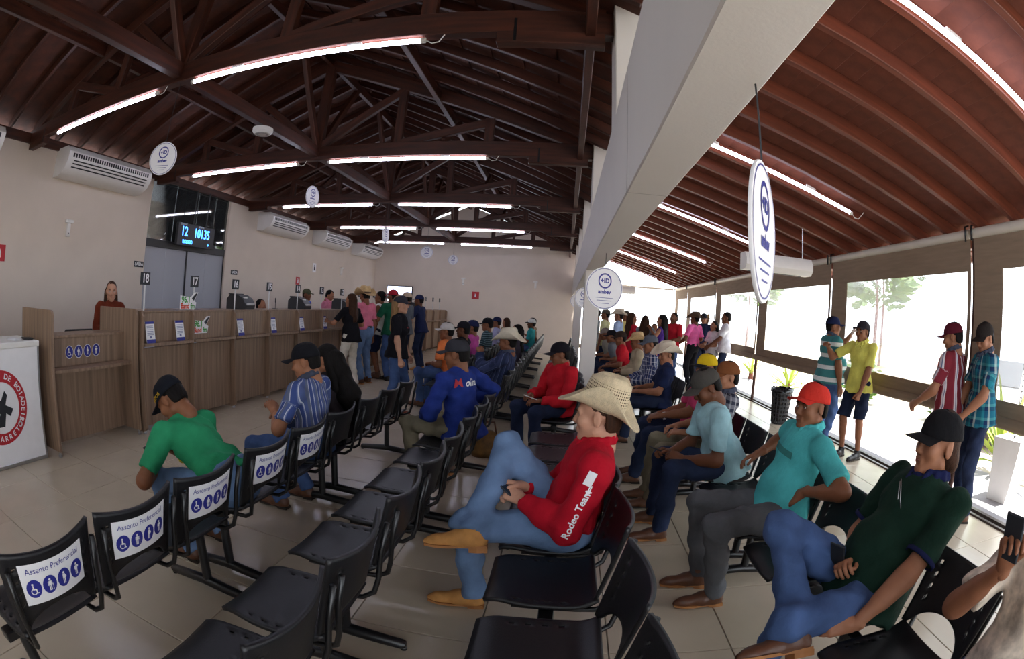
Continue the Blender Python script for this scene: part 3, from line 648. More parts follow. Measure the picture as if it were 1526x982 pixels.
bench(BX['B'], 1.84, 90, 'empty black three-seat bench between priority seats and crossed boots')
bench(BX['B'], 3.28, 90, 'black three-seat bench with the blue lettered shirt man')
bench(BX['C'], .37, 90, 'empty black three-seat bench at the bottom centre edge')
bench(BX['C'], 1.79, 90, 'black three-seat bench carrying the straw hat man in red')
bench(BX['C'], 3.22, 90, 'empty black three-seat bench behind the straw hat man in red')
bench(BX['D'], .12, 90, 'black three-seat bench at the lower right picture corner')
bench(BX['D'], 1.52, 90, 'black three-seat bench with the green polo and turquoise polo men')
bench(BX['D'], 2.94, 90, 'black three-seat bench with the pale blue tee man')
for y, n in ((6.5, 'orange shirt man'), (7.92, 'person in magenta shirt'), (9.34, 'man in striped teal shirt'), (11.0, 'lavender shirt man'), (12.42, 'long haired woman in beige')): bench(BX['A']+.1, y, 90, 'black three-seat bench under the '+n)
for y, n in ((5.45, 'under the cream cowboy hat man'), (6.87, 'first past the cream hat man'), (8.29, 'under the dark haired sitter'), (9.71, 'empty, third past the cream hat man'), (11.13, 'last but two before the gable wall'), (12.55, 'under the teal shirt man'), (13.97, 'last before the gable wall')): bench(BX['B'], y, 90, 'black three-seat bench in the far middle row, '+n)
for y, n in ((5.0, 'under the far man in red shirt'), (8.2, 'left of the column, first past red shirt man'), (9.7, 'left of the column, second past red shirt man'), (13.0, 'left of the column, last of the row')): bench(BX['C']-.05, y, 90, 'black three-seat bench '+n)
for y, n in ((4.38, 'beside the pink shirt man with yellow cap'), (5.9, 'under the navy shirt man with pale hat'), (7.32, 'under the man in beige shirt'), (8.74, 'under the man in red tee'), (10.16, 'right of the column, at the back')): bench(BX['D'], y, 90, 'black three-seat bench '+n)
# ------------------------------------------------------------------ waste basket with liner
t = thing('waste_basket', 'black plastic mesh waste basket with bin liner on the veranda floor', 'basket', (3.62, 7.3, 0))
rb = lambda z: .125+.05*z/.55
b = MB()
b.lathe([(.0, .004), (rb(0), .004), (rb(.03), .03), (rb(.03)-.006, .03), (0, .012)], 24); b.build('bottom', M_BLACK, t)
for k in range(18):
    a = 2*math.pi*k/18; MB().tube([(rb(.02)*math.cos(a), rb(.02)*math.sin(a), .02), (rb(.55)*math.cos(a), rb(.55)*math.sin(a), .55)], .008, 5).build('rib', M_BLACK, t)
for k in range(8):
    z = .05+.065*k; MB().lathe([(rb(z)-.005, z-.01), (rb(z)+.004, z-.01), (rb(z)+.004, z+.01), (rb(z)-.005, z+.01), (rb(z)-.005, z-.01)], 24).build('hoop', M_BLACK, t)
m = MB(); m.lathe([(rb(.05)-.012, .05), (rb(.5)-.012, .5), (rb(.55)+.0, .575), (rb(.55)+.02, .58), (rb(.55)+.02, .52)], 28); 
me = m.mesh('bin_liner', True)
for i, v in enumerate(me.vertices):
    if v.co.z > .5: f = 1+.03*math.sin(i*2.3); v.co.x *= f; v.co.y *= f; v.co.z += .012*math.sin(i*1.7)
link('bin_liner', me, mat('bin liner', '#101114', .25, spec=.6), t)
# ------------------------------------------------------------------ outside
def ground(name, x0, x1, y0, y1, z, m, lb): return struct(MB().box(x0, x1, y0, y1, z-.1, z).build(name, m), lb)
ground('trim_2', XW+.06, 5.6, -8, 26, -.02, mat('paving', '#8d8a8c', .8, var=.12, vs_=3, bump=.1, bs=60), 'grey paving strip outside the curtains')
ground('ground', 5.6, 80, -40, 90, -.06, mat('yard gravel', '#a39a8c', .95, var=.15, vs_=1.2), 'sunlit pale yard'); ground('ground', -60, 5.6, 17.6, 90, -.05, MATS['yard gravel'], 'sunlit yard beyond the far end')
t = thing('square_planter', 'tall tapered white square planter outside the curtain', 'planter', (4.86, 3.22, -.02), .15)
m = MB(); a, b_, h_ = .14, .2, .66
m.add([(-a, -a, 0), (a, -a, 0), (a, a, 0), (-a, a, 0), (-b_, -b_, h_), (b_, -b_, h_), (b_, b_, h_), (-b_, b_, h_), (-b_+.03, -b_+.03, h_), (b_-.03, -b_+.03, h_), (b_-.03, b_-.03, h_), (-b_+.03, b_-.03, h_), (-b_+.04, -b_+.04, h_-.06), (b_-.04, -b_+.04, h_-.06), (b_-.04, b_-.04, h_-.06), (-b_+.04, b_-.04, h_-.06)],
      [(3, 2, 1, 0)]+[(i, (i+1) % 4, 4+(i+1) % 4, 4+i) for i in range(4)]+[(4+i, 4+(i+1) % 4, 8+(i+1) % 4, 8+i) for i in range(4)]+[(8+i, 8+(i+1) % 4, 12+(i+1) % 4, 12+i) for i in range(4)])
m.build('pot', M_WPL, t); MB().box(-.155, .155, -.155, .155, h_-.09, h_-.045).build('pebble_bed', mat('white pebbles', '#d9d6d0', .9, var=.3, vs_=60, bump=.6, bs=60), t)
for q in range(14): MB().sphere((random.uniform(-.12, .12), random.uniform(-.12, .12), h_-.035), (.035, .03, .022), 8).build('pebble', M_WPL, t, smooth=True)
t = thing('rain_chain', 'dark hanging rain chain dropping into the white planter', 'chain', (4.86, 3.22, 0))
lk = MB(); pts = [(.018*math.cos(a), 0, .036*math.sin(a)) for a in [2*math.pi*k/10 for k in range(11)]]; lk.tube(pts, .005, 5, cap=False); lkm = lk.mesh('chain_link', True)
for q in range(33): link('chain_link', lkm, M_BMET, t, loc=(0, 0, .62+.058*q), rot=(0, 0, math.pi/2*(q % 2)))
beam('gutter', (4.86, YF, 2.53), (4.86, YB, 2.53), .12, .1, M_RAFT, cv)
M_LEAF = mat('yucca leaf', '#8a9a3a', .6, var=.35, vs_=4); M_LEAF2 = mat('shrub leaf', '#5c7a3a', .7, var=.4, vs_=3)
def blade(L, w_, bend):
    n = 6; V = []; F = []
    for i in range(n+1):
        s_ = i/n; ww = w_*(1-s_**2)*(.5+.5*min(1, s_*4)); V += [(-ww, L*s_*math.cos(bend*s_), L*s_*math.sin(1.2-bend*s_)), (0, L*s_*math.cos(bend*s_), L*s_*math.sin(1.2-bend*s_)-ww*.3), (ww, L*s_*math.cos(bend*s_), L*s_*math.sin(1.2-bend*s_))]
    for i in range(n): F += [(3*i, 3*i+1, 3*i+4, 3*i+3), (3*i+1, 3*i+2, 3*i+5, 3*i+4)]
    return MB().add(V, F).mesh('leaf', True)
BL = [blade(.9, .035, .5), blade(1.0, .04, .8), blade(.75, .035, 1.1)]
for x, y, n, sc, lb in ((5.75, 4.0, 34, 1.25, 'tall spiky yellow-green plant behind the white planter'), (5.5, 10.8, 26, 1.0, 'spiky yellow-green plant outside near the waste basket'), (5.6, 13.6, 22, .9, 'spiky yellow-green plant outside by the far curtains')):
    t = thing('yucca_plant', lb, 'plant', (x, y, -.06), group='spiky plants outside'); MB().lathe([(.09, 0), (.07, .2), (.05, .3), (0, .32)], 8).build('trunk', M_RAFT, t)
    for q in range(n):
        o = link('leaf', BL[q % 3], M_LEAF, t, loc=(0, 0, .15+.12*random.random()), rot=(random.uniform(-.5, .55), random.uniform(-.3, .3), q*2.4)); o.scale = (sc,)*3
def shrub(x, y, h_, r, label, trunk=.0, n=420):
    t = thing('garden_tree' if trunk else 'garden_shrub', label, 'tree' if trunk else 'shrub', (x, y, -.06), group='trees and shrubs in the yard'); rnd = random.Random(int(x*31+y))
    MB().tube([(0, 0, 0), (.05, 0, (trunk+h_)*.5), (0, .03, trunk+h_*.5)], [.09*(1 if trunk else .3), .06*(1 if trunk else .3), .02]).build('trunk', M_RAFT, t)
    m = MB()
    for q in range(n):
        a, e = rnd.uniform(0, 6.28), math.acos(rnd.uniform(-.8, 1)); rr = r*(.55+.45*rnd.random()); c = Vector((rr*math.sin(e)*math.cos(a), rr*math.sin(e)*math.sin(a), trunk+h_/2+h_/2*math.cos(e)*(.6+.4*rnd.random())))
        s_ = r*.16; M_ = Matrix.Translation(c) @ Matrix.Rotation(a, 4, 'Z') @ Matrix.Rotation(rnd.uniform(0, 3), 4, 'X'); m.add([(-s_, 0, 0), (0, -s_*.45, .01), (s_, 0, 0), (0, s_*.45, .01)], [(0, 1, 2, 3)], M_)
    o = m.build('foliage', M_LEAF2, t); o['kind'] = 'stuff'
for i, (x, y, h_, r, tr) in enumerate(((12, 16, 3.5, 1.8, 2.2), (17, 22, 4.5, 2.3, 2.6), (11, 28, 3.5, 2, 2.2), (22, 12, 4, 2.2, 2.4), (7.2, 10, 1.1, .6, 0), (8, 7.6, .9, .55, 0))):
    shrub(x, y, h_, r, ['round garden tree beyond the striped polo man', 'tall garden tree farther back in the yard', 'garden tree beyond the far curtains', 'garden tree to the far right in the yard', 'low shrub outside, left of the parked white car', 'low scruffy shrub right beside the parked white car'][i], tr)
def car(x, y, rz, m_, label):
    t = thing('parked_car', label, 'car', (x, y, -.06), math.radians(rz), 'parked cars'); 
    side = [(-2.05, .3), (2.05, .3), (2.1, .62), (1.95, .8), (1.0, .93), (.4, 1.4), (-1.0, 1.44), (-1.7, 1.0), (-2.05, .92)]
    Mx = Matrix(((1, 0, 0, 0), (0, 0, -1, 0), (0, 1, 0, 0), (0, 0, 0, 1)))
    MB().prism(side, -.82, .82, Mx).build('body', m_, t, smooth=False)
    for s_ in (-1, 1):
        MB().prism([(.86, .96), (.36, 1.34), (-.25, 1.36), (-.25, .96)], -.005, .005, T(0, s_*.823, 0) @ Mx).build('side_window', M_INK, t); MB().prism([(-.32, .96), (-.32, 1.36), (-.95, 1.38), (-1.45, .98)], -.005, .005, T(0, s_*.823, 0) @ Mx).build('side_window', M_INK, t)
        for q in (-1.3, 1.3):
            wl_ = MB().lathe([(.0, -.1), (.3, -.1), (.32, -.06), (.32, .06), (.3, .1), (0, .1)], 20, T(q, s_*.76, .32) @ RX(90)).build('wheel', M_BLACK, t, smooth='auto'); MB().lathe([(0, -.108), (.19, -.108), (.19, .108), (0, .108)], 14, T(q, s_*.76, .32) @ RX(90)).build('hubcap', M_STEEL, wl_)
        MB().cbox(2.04, 2.1, s_*.6-.16, s_*.6+.16, .6, .72, .02).build('headlamp', M_WPL, t); MB().cbox(-2.07, -2.02, s_*.62-.12, s_*.62+.12, .7, .88, .02).build('tail_lamp', M_RED, t)
    MB().add([(.98, -.7, .96), (.98, .7, .96), (.45, .62, 1.37), (.45, -.62, 1.37)], [(0, 1, 2, 3)]).build('windscreen', M_INK, t, loc=(.015, 0, .01)); MB().cbox(2.06, 2.11, -.45, .45, .4, .55, .01).build('grille', M_DARK, t)
car(8.6, 6.3, 200, mat('white car paint', '#d8d8d8', .3, coat=.5, var=.01), 'white car parked in the yard, beyond the yellow polo man')
car(8.9, 3.2, 195, mat('red car paint', '#a8251c', .3, coat=.5, var=.01), 'red car parked in the yard, behind the white planter')
# ------------------------------------------------------------------ people: smooth implicit bodies
def smin(a, b, k):
    h = np.clip(.5+.5*(b-a)/k, 0, 1); return b+(a-b)*h-k*h*(1-h)
def sdf(prims, res, k=.03, wr=0.0, seed=0, post=None):
    lo = np.array([1e9]*3); hi = -lo
    for p in prims:
        if p[0] == 'c': a, b, r = np.array(p[1]), np.array(p[2]), max(p[3], p[4]); lo = np.minimum(lo, np.minimum(a, b)-r); hi = np.maximum(hi, np.maximum(a, b)+r)
        elif p[0] == 'e': c, r = np.array(p[1]), max(p[2]); lo = np.minimum(lo, c-r); hi = np.maximum(hi, c+r)
    lo = lo-.02-2*res; n = np.ceil((hi+.02+2*res-lo)/res).astype(int)+1
    D = np.full(n, .3, np.float32)
    for p in prims:
        neg = p[0] == 's'; kk = k
        if p[0] == 'c':
            a, b = np.array(p[1], float), np.array(p[2], float); r = max(p[3], p[4]); l0, h0 = np.minimum(a, b)-r, np.maximum(a, b)+r
            if len(p) > 6: kk = p[6]
        else:
            c = np.array(p[1], float); r = max(p[2]); l0, h0 = c-r, c+r
            if len(p) > 4: kk = p[4]
        mg = kk+2*res; i0 = np.maximum(0, np.floor((l0-mg-lo)/res).astype(int)); i1 = np.minimum(n, np.ceil((h0+mg-lo)/res).astype(int)+1)
        X = (lo[0]+res*np.arange(i0[0], i1[0], dtype=np.float32))[:, None, None]; Y = (lo[1]+res*np.arange(i0[1], i1[1], dtype=np.float32))[None, :, None]; Z = (lo[2]+res*np.arange(i0[2], i1[2], dtype=np.float32))[None, None, :]
        if p[0] == 'c':
            ab = b-a; L2 = float(ab@ab)+1e-12; px, py, pz = X-a[0], Y-a[1], Z-a[2]
            tt = (px*ab[0]+py*ab[1]+pz*ab[2])/L2; t = np.clip(tt, 0, 1)
            d = np.sqrt((px-t*ab[0])**2+(py-t*ab[1])**2+(pz-t*ab[2])**2)-(p[3]+(p[4]-p[3])*t)
            if len(p) > 5 and p[5]: d = np.maximum(d, (tt-1)*math.sqrt(L2))
        else:
            R = np.array(p[3], float) if len(p) > 3 and p[3] is not None else np.eye(3); r = p[2]; q = [X-c[0], Y-c[1], Z-c[2]]
            l = [(q[0]*R[0][i]+q[1]*R[1][i]+q[2]*R[2][i]) for i in range(3)]
            k0 = np.sqrt((l[0]/r[0])**2+(l[1]/r[1])**2+(l[2]/r[2])**2); k1 = np.sqrt((l[0]/r[0]**2)**2+(l[1]/r[1]**2)**2+(l[2]/r[2]**2)**2)+1e-9
            d = k0*(k0-1)/k1
        sl3 = tuple(slice(i0[q], i1[q]) for q in range(3))
        D[sl3] = -smin(-D[sl3], d, kk) if neg else smin(D[sl3], d, kk)
    if wr:
        rs = np.random.RandomState(seed); X = (lo[0]+res*np.arange(n[0]))[:, None, None]; Y = (lo[1]+res*np.arange(n[1]))[None, :, None]; Z = (lo[2]+res*np.arange(n[2]))[None, None, :]
        for q in range(5):
            f = rs.uniform(-1, 1, 3); f = f/np.linalg.norm(f)*rs.uniform(28, 75); D += (wr*.45*np.sin(f[0]*X+f[1]*Y+f[2]*Z+rs.uniform(0, 6))).astype(np.float32)
    if post: D = post(D, lo, res, n)
    return nets(D, lo, res)
_off = np.array([(i, j, k) for i in (0, 1) for j in (0, 1) for k in (0, 1)])
_edg = [(a, b) for a in range(8) for b in range(a+1, 8) if np.abs(_off[a]-_off[b]).sum() == 1]
def nets(D, lo, res):
    S = D < 0; c = np.zeros(np.array(D.shape)-1, np.int8)
    for o in _off: c += S[o[0]:D.shape[0]-1+o[0], o[1]:D.shape[1]-1+o[1], o[2]:D.shape[2]-1+o[2]]
    m = (c > 0) & (c < 8); ii = np.argwhere(m); idx = np.full(m.shape, -1, np.int64); idx[m] = np.arange(len(ii))
    vals = np.stack([D[ii[:, 0]+o[0], ii[:, 1]+o[1], ii[:, 2]+o[2]] for o in _off], 1); acc = np.zeros((len(ii), 3)); cnt = np.zeros(len(ii))
    for a, b in _edg:
        va, vb = vals[:, a], vals[:, b]; cr = (va < 0) != (vb < 0); t = np.where(cr, va/(va-vb+1e-12), 0)
        acc += np.where(cr[:, None], _off[a]+t[:, None]*(_off[b]-_off[a]), 0); cnt += cr
    V = lo+(ii+acc/cnt[:, None])*res; F = []
    for ax in range(3):
        u, v = [(1, 2), (2, 0), (0, 1)][ax]
        sA = [slice(1, -1)]*3; sB = [slice(1, -1)]*3; sA[ax] = slice(0, -1); sB[ax] = slice(1, None)
        A, B = S[tuple(sA)], S[tuple(sB)]; e = np.argwhere(A != B)
        if len(e) == 0: continue
        ins = A[e[:, 0], e[:, 1], e[:, 2]]; g = e.copy(); g[:, u] += 1; g[:, v] += 1
        def cell(du, dv):
            q = g.copy(); q[:, u] -= du; q[:, v] -= dv; return idx[q[:, 0], q[:, 1], q[:, 2]]
        qd = np.stack([cell(1, 1), cell(0, 1), cell(0, 0), cell(1, 0)], 1); qd[~ins] = qd[~ins][:, ::-1]; F.append(qd)
    return V, np.concatenate(F)
def npmesh(name, parts, smooth=True):
    vs, fs, o = [], [], 0
    for V, F in parts: vs.append(np.asarray(V)); fs.append(np.asarray(F)+o); o += len(V)
    V = np.concatenate(vs); F = np.concatenate(fs); me = bpy.data.meshes.new(name)
    me.vertices.add(len(V)); me.vertices.foreach_set('co', V.astype(np.float32).ravel()); me.loops.add(F.size); me.loops.foreach_set('vertex_index', F.astype(np.int32).ravel())
    me.polygons.add(len(F)); me.polygons.foreach_set('loop_start', np.arange(0, F.size, 4, dtype=np.int32)); me.polygons.foreach_set('use_smooth', np.ones(len(F), bool))
    me.update(calc_edges=True); me.validate(); return me
def xf(VF, M):
    A = np.array(M); return VF[0] @ A[:3, :3].T+A[:3, 3], (VF[1] if np.linalg.det(A[:3, :3]) > 0 else VF[1][:, ::-1])
# ---- head, hands and shoes are sculpted once and reused
HEAD = {}
def head(res, fem):
    if (res, fem) not in HEAD:
        j = .9 if fem else 1
        P = [('e', (-.077, -.01, -.008), (.009, .018, .031), None, .01), ('e', (.077, -.01, -.008), (.009, .018, .031), None, .01), ('e', (0, -.012, .04), (.074, .095, .09)), ('e', (0, .028, -.035), (.058*j, .062, .082)), ('c', (-.012*j, .062, -.098), (.012*j, .062, -.098), .022*j, .022*j), ('c', (-.05*j, .0, -.065), (0, .06, -.095), .02, .018), ('c', (.05*j, .0, -.065), (0, .06, -.095), .02, .018),
             ('c', (-.032, .074, .026), (.032, .074, .026), .014, .014, False, .015), ('e', (-.04, .06, -.02), (.026, .026, .028)), ('e', (.04, .06, -.02), (.026, .026, .028)),
             ('s', (-.031, .1, .005), (.02, .018, .014), None, .012), ('s', (.031, .1, .005), (.02, .018, .014), None, .012),
             ('c', (.018, .079, .0145), (.044, .072, .0135), .0065, .006, False, .004), ('c', (-.018, .079, .0145), (-.044, .072, .0135), .0065, .006, False, .004), ('s', (-.089, -.004, -.004), (.008, .011, .019), None, .006), ('s', (.089, -.004, -.004), (.008, .011, .019), None, .006), ('c', (0, .084, .012), (0, .102, -.026), .009, .013, False, .01), ('c', (-.011, .094, -.03), (.011, .094, -.03), .009, .009, False, .008),
             ('c', (-.02, .084, -.056), (.02, .084, -.056), .008, .008, False, .006), ('c', (-.017, .083, -.069), (.017, .083, -.069), .008, .008, False, .006),
             ('c', (0, -.03, -.06), (0, -.035, -.14), .054*j, .054*j)]
        HEAD[res, fem] = sdf(P, res, .02)
    return HEAD[res, fem]
HANDS = {}
def hand(pose, res):
    if (pose, res) in HANDS: return HANDS[pose, res]
    cu = {'relax': (18, 26, 18, 35), 'grip': (42, 62, 40, 55), 'fist': (75, 85, 50, 60), 'flat': (6, 8, 6, 15)}[pose]
    P = [('c', (0, -.03, 0), (0, .015, 0), .027, .024)]
    for i, (x, L) in enumerate(((-.030, .074), (-.010, .082), (.011, .077), (.030, .060))):
        b = np.array((x, .088-abs(i-1.2)*.004, 0)); P.append(('c', (x*.55, .0, 0), b, .0145, .0125, False, .012)); a = 0; p = b; r = .0095
        for s_, c in zip((.45, .31, .24), cu):
            a += math.radians(c+(i*3 if pose == 'relax' else 0)); q = p+L*s_*np.array((x*.25, math.cos(a), -math.sin(a))); P.append(('c', p, q, r, r-.0008, False, .003)); p = q; r -= .0008
    t0 = np.array((-.02, .015, -.006)); t1 = np.array((-.046, .05, -.016)); t2 = np.array((-.052, .08, -.028 if pose != 'flat' else -.016)); t3 = np.array((-.046 if pose in ('grip', 'fist') else -.056, .103, -.04 if pose != 'flat' else -.018))
    P += [('c', t0, t1, .0165, .0125, False, .012), ('c', t1, t2, .0115, .0105, False, .003), ('c', t2, t3, .0102, .0088, False, .003)]
    HANDS[pose, res] = sdf(P, res, .006); return HANDS[pose, res]
def _post_floor(D, lo, res, n):
    Z = (lo[2]+res*np.arange(n[2]))[None, None, :]; return np.maximum(D, (.012-Z).astype(np.float32))
SHOES = {}
def shoe(kind, res):
    if (kind, res) not in SHOES:
        P = [('c', (0, -.055, .04), (0, .04, .048), .036, .04), ('c', (0, .04, .045), (.004, .15, .03), .041, .03 if kind == 'boot' else .034), ('c', (0, -.03, .05), (0, -.03, .13), .043, .047, True)]
        if kind == 'boot': P += [('c', (.004, .14, .03), (.005, .19, .026), .026, .016), ('c', (0, -.03, .08), (0, -.03, .115), .043, .043, True)]
        me = npmesh('shoe', [sdf(P, res, .03, post=_post_floor)])
        s_ = MB(); out = [(-.034, -.085), (.034, -.085), (.041, -.04), (.034, .02), (.046, .09), (.042, .15), (.022, .2 if kind == 'boot' else .188), (-.016, .2 if kind == 'boot' else .188), (-.038, .15), (-.043, .09), (-.034, .02), (-.041, -.04)]
        s_.prism(out, .01, .022); s_.prism([(-.034, -.088), (.034, -.088), (.04, -.04), (.034, -.005), (-.034, -.005), (-.04, -.04)], -.012 if kind == 'boot' else -.002, .012)
        SHOES[kind, res] = me, s_.mesh('sole')
    return SHOES[kind, res]
# ---- hats and hair in head space (face looks to +Y)
def cap_meshes():
    m = MB(); nu, nv = 28, 10
    def dome(u, v):
        a = math.pi*u; e = v*math.pi/2; k = 1+.06*max(0, math.cos(a))*math.sin(e)
        return (.087*math.sin(a)*math.cos(e)**.7, -.012+.107*math.cos(a)*math.cos(e)**.7, .03+.098*math.sin(e)*k)
    m.grid(dome, nu, nv); m.sphere((0, -.01, .13), (.009, .009, .006), 8); c = m.mesh('cap', True)
    v_ = MB()
    for z in (0, .0035):
        v_.grid(lambda u, v: (.087*math.sin(u*1.05)*(1+.1*v), -.012+.107*math.cos(u*1.05)+.082*v*(1-.22*u*u), .036+z-.012*v-.016*u*u*(.3+.7*v)+.004*v*(1-u*u)), 14, 6)
    b = MB(); 
    return c, v_.mesh('visor', True)
CAPM, VISM = cap_meshes()
def straw_meshes():
    n = 40; cr = MB(); prof = [(1.0, 0), (.985, .03), (.95, .065), (.9, .095), (.8, .112), (.62, .113), (.3, .10), (.0, .094)]; V = []; F = []
    for f, z in prof:
        for k in range(n):
            a = 2*math.pi*k/n; x, y = .088*f*math.sin(a), .108*f*math.cos(a); pin = 1-.22*max(0, math.cos(a))**2*(z/.113)
            V.append((x*pin, y, z+.02*(z/.113)*(-math.cos(a))*.3-(.03*math.exp(-(x/.03)**2) if f < .85 else 0)))
    for i in range(len(prof)-1):
        for k in range(n): F.append((i*n+k, (i*n+(k+1) % n), (i+1)*n+(k+1) % n, (i+1)*n+k))
    cr.add(V, F); crown = cr.mesh('hat_crown', True)
    br = MB(); V = []; F = []; nr = 8
    for i in range(nr+1):
        s_ = i/nr
        for k in range(n):
            a = 2*math.pi*k/n; sn, cs = math.sin(a), math.cos(a); ex = .098*s_*(1-.12*sn*sn)
            V.append((sn*(.088+ex*(1-.30*s_*sn*sn)), cs*(.108+ex), .07*s_**1.7*sn**4*1.15-.03*s_*cs**2+.004))
    for i in range(nr):
        for k in range(n): F.append((i*n+k, (i+1)*n+k, (i+1)*n+(k+1) % n, i*n+(k+1) % n))
    br.add(V, F); brim = br.mesh('hat_brim', True)
    bd = MB().lathe([(1.012, .002), (1.012, .028), (.995, .028), (.995, .002), (1.012, .002)], n, sx=.0885, sy=.1085).mesh('hat_band', True)
    return crown, brim, bd
CROWN, BRIM, HBAND = straw_meshes()
HAIRM = {}
def hairmesh(style, res):
    if (style, res) in HAIRM: return HAIRM[style, res]
    P = [('e', (0, -.018, .044), (.0795, .0985, .0925)), ('e', (0, -.05, -.01), (.072, .062, .08))]
    if style == 'long': P += [('c', (-.05, -.055, .0), (-.07, -.07, -.22), .045, .045), ('c', (.05, -.055, .0), (.07, -.07, -.22), .045, .045), ('c', (0, -.08, .0), (0, -.115, -.33), .06, .045), ('c', (-.06, -.085, -.18), (-.04, -.11, -.36), .045, .022), ('c', (.06, -.085, -.18), (.04, -.11, -.36), .045, .022)]
    if style == 'tail': P += [('c', (0, -.1, .04), (0, -.14, -.02), .03, .035), ('c', (0, -.14, -.02), (.0, -.13, -.2), .034, .015)]
    def post(D, lo, res, n):
        X = (lo[0]+res*np.arange(n[0]))[:, None, None]; Y = (lo[1]+res*np.arange(n[1]))[None, :, None]; Z = (lo[2]+res*np.arange(n[2]))[None, None, :]
        f = Y-(.02+.65*np.maximum(Z-.045, -.02))*np.ones_like(X)        # hairline: keep behind this slanted surface
        D = np.maximum(D, np.minimum(f, .05).astype(np.float32))
        if style == 'full': D = np.maximum(D, (-(Z+.095)+.9*np.maximum(Y+.05, 0)+0*X).astype(np.float32))
        if style == 'short':
            D = np.maximum(D, (-(Z+.062)+.9*np.maximum(Y+.06, 0)+0*X).astype(np.float32)); D = np.maximum(D, np.minimum(np.minimum(Y+.045+0*Z, .012-Z+0*Y), np.abs(X)-.05).astype(np.float32))
        return D
    if style == 'full': P.append(('e', (0, -.055, -.045), (.07, .055, .055)))
    HAIRM[style, res] = npmesh('hair', [sdf(P, res, .025, wr=.009 if style == 'full' else .004, seed=3, post=post)]); return HAIRM[style, res]
EYEM = MB().sphere((0, 0, 0), .0125, 12).mesh('eye', True)
IRISM = MB().sphere((0, .0078, 0), (.0058, .0052, .0058), 10).mesh('iris', True)
BROWM = MB().tube([(-.016, -.002, -.002), (-.006, .003, .002), (.006, .003, .002), (.017, -.004, -.003)], [.002, .004, .004, .002], 6).mesh('eyebrow', True)
LIPM = MB().tube([(-.022, -.005, 0), (-.01, .004, .0015), (0, .006, 0), (.01, .004, .0015), (.022, -.005, 0)], [.002, .005, .0055, .005, .002], 6).mesh('lips', True)
M_EYE = mat('eye white', '#dcd6cf', .25); M_IRIS = mat('iris', '#1c120c', .15)
SKIN = {k: mat('skin '+k, c, .55, var=.08, vs_=25, bump=.06, bs=180, spec=.35) for k, c in {'light': '#c08f76', 'tan': '#a06c50', 'mid': '#85553b', 'brown': '#6b4029', 'dark': '#4e2f20'}.items()}
LIP = {k: mat('lip '+k, c, .5, var=.05) for k, c in {'light': '#a8665a', 'tan': '#8a5043', 'mid': '#744035', 'brown': '#5c3028', 'dark': '#46251e'}.items()}
HAIRC = {k: mat('hair '+k, c, .65, spec=.15, var=.35, vs_=(90, 90, 12), bump=.4, bs=130) for k, c in {'black': '#14100f', 'brown': '#3a2418', 'blonde': '#8a6a48', 'grey': '#6d6762'}.items()}
M_STRAW = mat('pale straw', '#dcc9a6', .75, var=.12, vs_=60, bump=.5, bs=260); M_STRAW2 = mat('tan straw', '#c9a878', .75, var=.15, vs_=60, bump=.5, bs=220); M_FELT = mat('brown felt', '#54402f', .9, var=.1, vs_=30); M_WFELT = mat('cream felt', '#d9cdb8', .9, var=.06, vs_=30)
def lattice():
    m = M_STRAW.copy(); m.name = 'pale straw lattice'; nt = m.node_tree; N = nt.nodes; L = nt.links; b = N['Principled BSDF']; src = b.inputs['Base Color'].links[0].from_socket
    tc = N.new('ShaderNodeTexCoord'); sp = N.new('ShaderNodeSeparateXYZ'); L.new(tc.outputs['Object'], sp.inputs[0])
    def mth(op, a, c=None):
        n = N.new('ShaderNodeMath'); n.operation = op
        for i, v in enumerate((a, c)):
            if v is None: continue
            if isinstance(v, (int, float)): n.inputs[i].default_value = v
            else: L.new(v, n.inputs[i])
        return n.outputs[0]
    an = mth('MULTIPLY', mth('ARCTAN2', sp.outputs[0], sp.outputs[1]), 26.0); zz = mth('MULTIPLY', sp.outputs[2], 330.0)
    a = mth('SINE', mth('ADD', an, zz)); c = mth('SINE', mth('SUBTRACT', an, zz)); h = mth('GREATER_THAN', mth('MULTIPLY', a, c), .38)
    band = mth('MULTIPLY', mth('GREATER_THAN', sp.outputs[2], .03), mth('LESS_THAN', sp.outputs[2], .085)); f = mth('MULTIPLY', h, band)
    mx = N.new('ShaderNodeMixRGB'); L.new(f, mx.inputs[0]); L.new(src, mx.inputs[1]); mx.inputs[2].default_value = lin('#5e4a35'); L.new(mx.outputs[0], b.inputs['Base Color']); return m
M_LATT = lattice()
def jeans(name, col): return mat(name, col, .9, var=.26, vs_=6, bump=.9, bs=17, spec=.15)
J_BLUE = jeans('blue jeans', '#455b86'); J_LIGHT = jeans('light jeans', '#647c9f'); J_DARK = jeans('dark jeans', '#262f48'); J_GREY = jeans('grey jeans', '#57585c'); J_NAVY = jeans('navy trousers', '#1b2338'); J_BLACK = jeans('black trousers', '#1d1d22'); J_KHAKI = jeans('khaki trousers', '#7b7360'); J_WHITE = jeans('white trousers', '#d8d0c2')
SH_BROWN = mat('brown leather', '#5a3622', .45, var=.2, vs_=20, bump=.1, bs=90); SH_TAN = mat('tan suede', '#b98246', .8, var=.15, vs_=20, bump=.15, bs=150); SH_BLACK = mat('black leather', '#18171a', .4, var=.1, vs_=20); SH_SOLE = mat('rubber sole', '#2d241d', .8, var=.1, vs_=20); SH_LSOLE = mat('leather sole', '#a06a3a', .7, var=.15, vs_=20)
def rot3(M): return np.array(M.to_3x3())
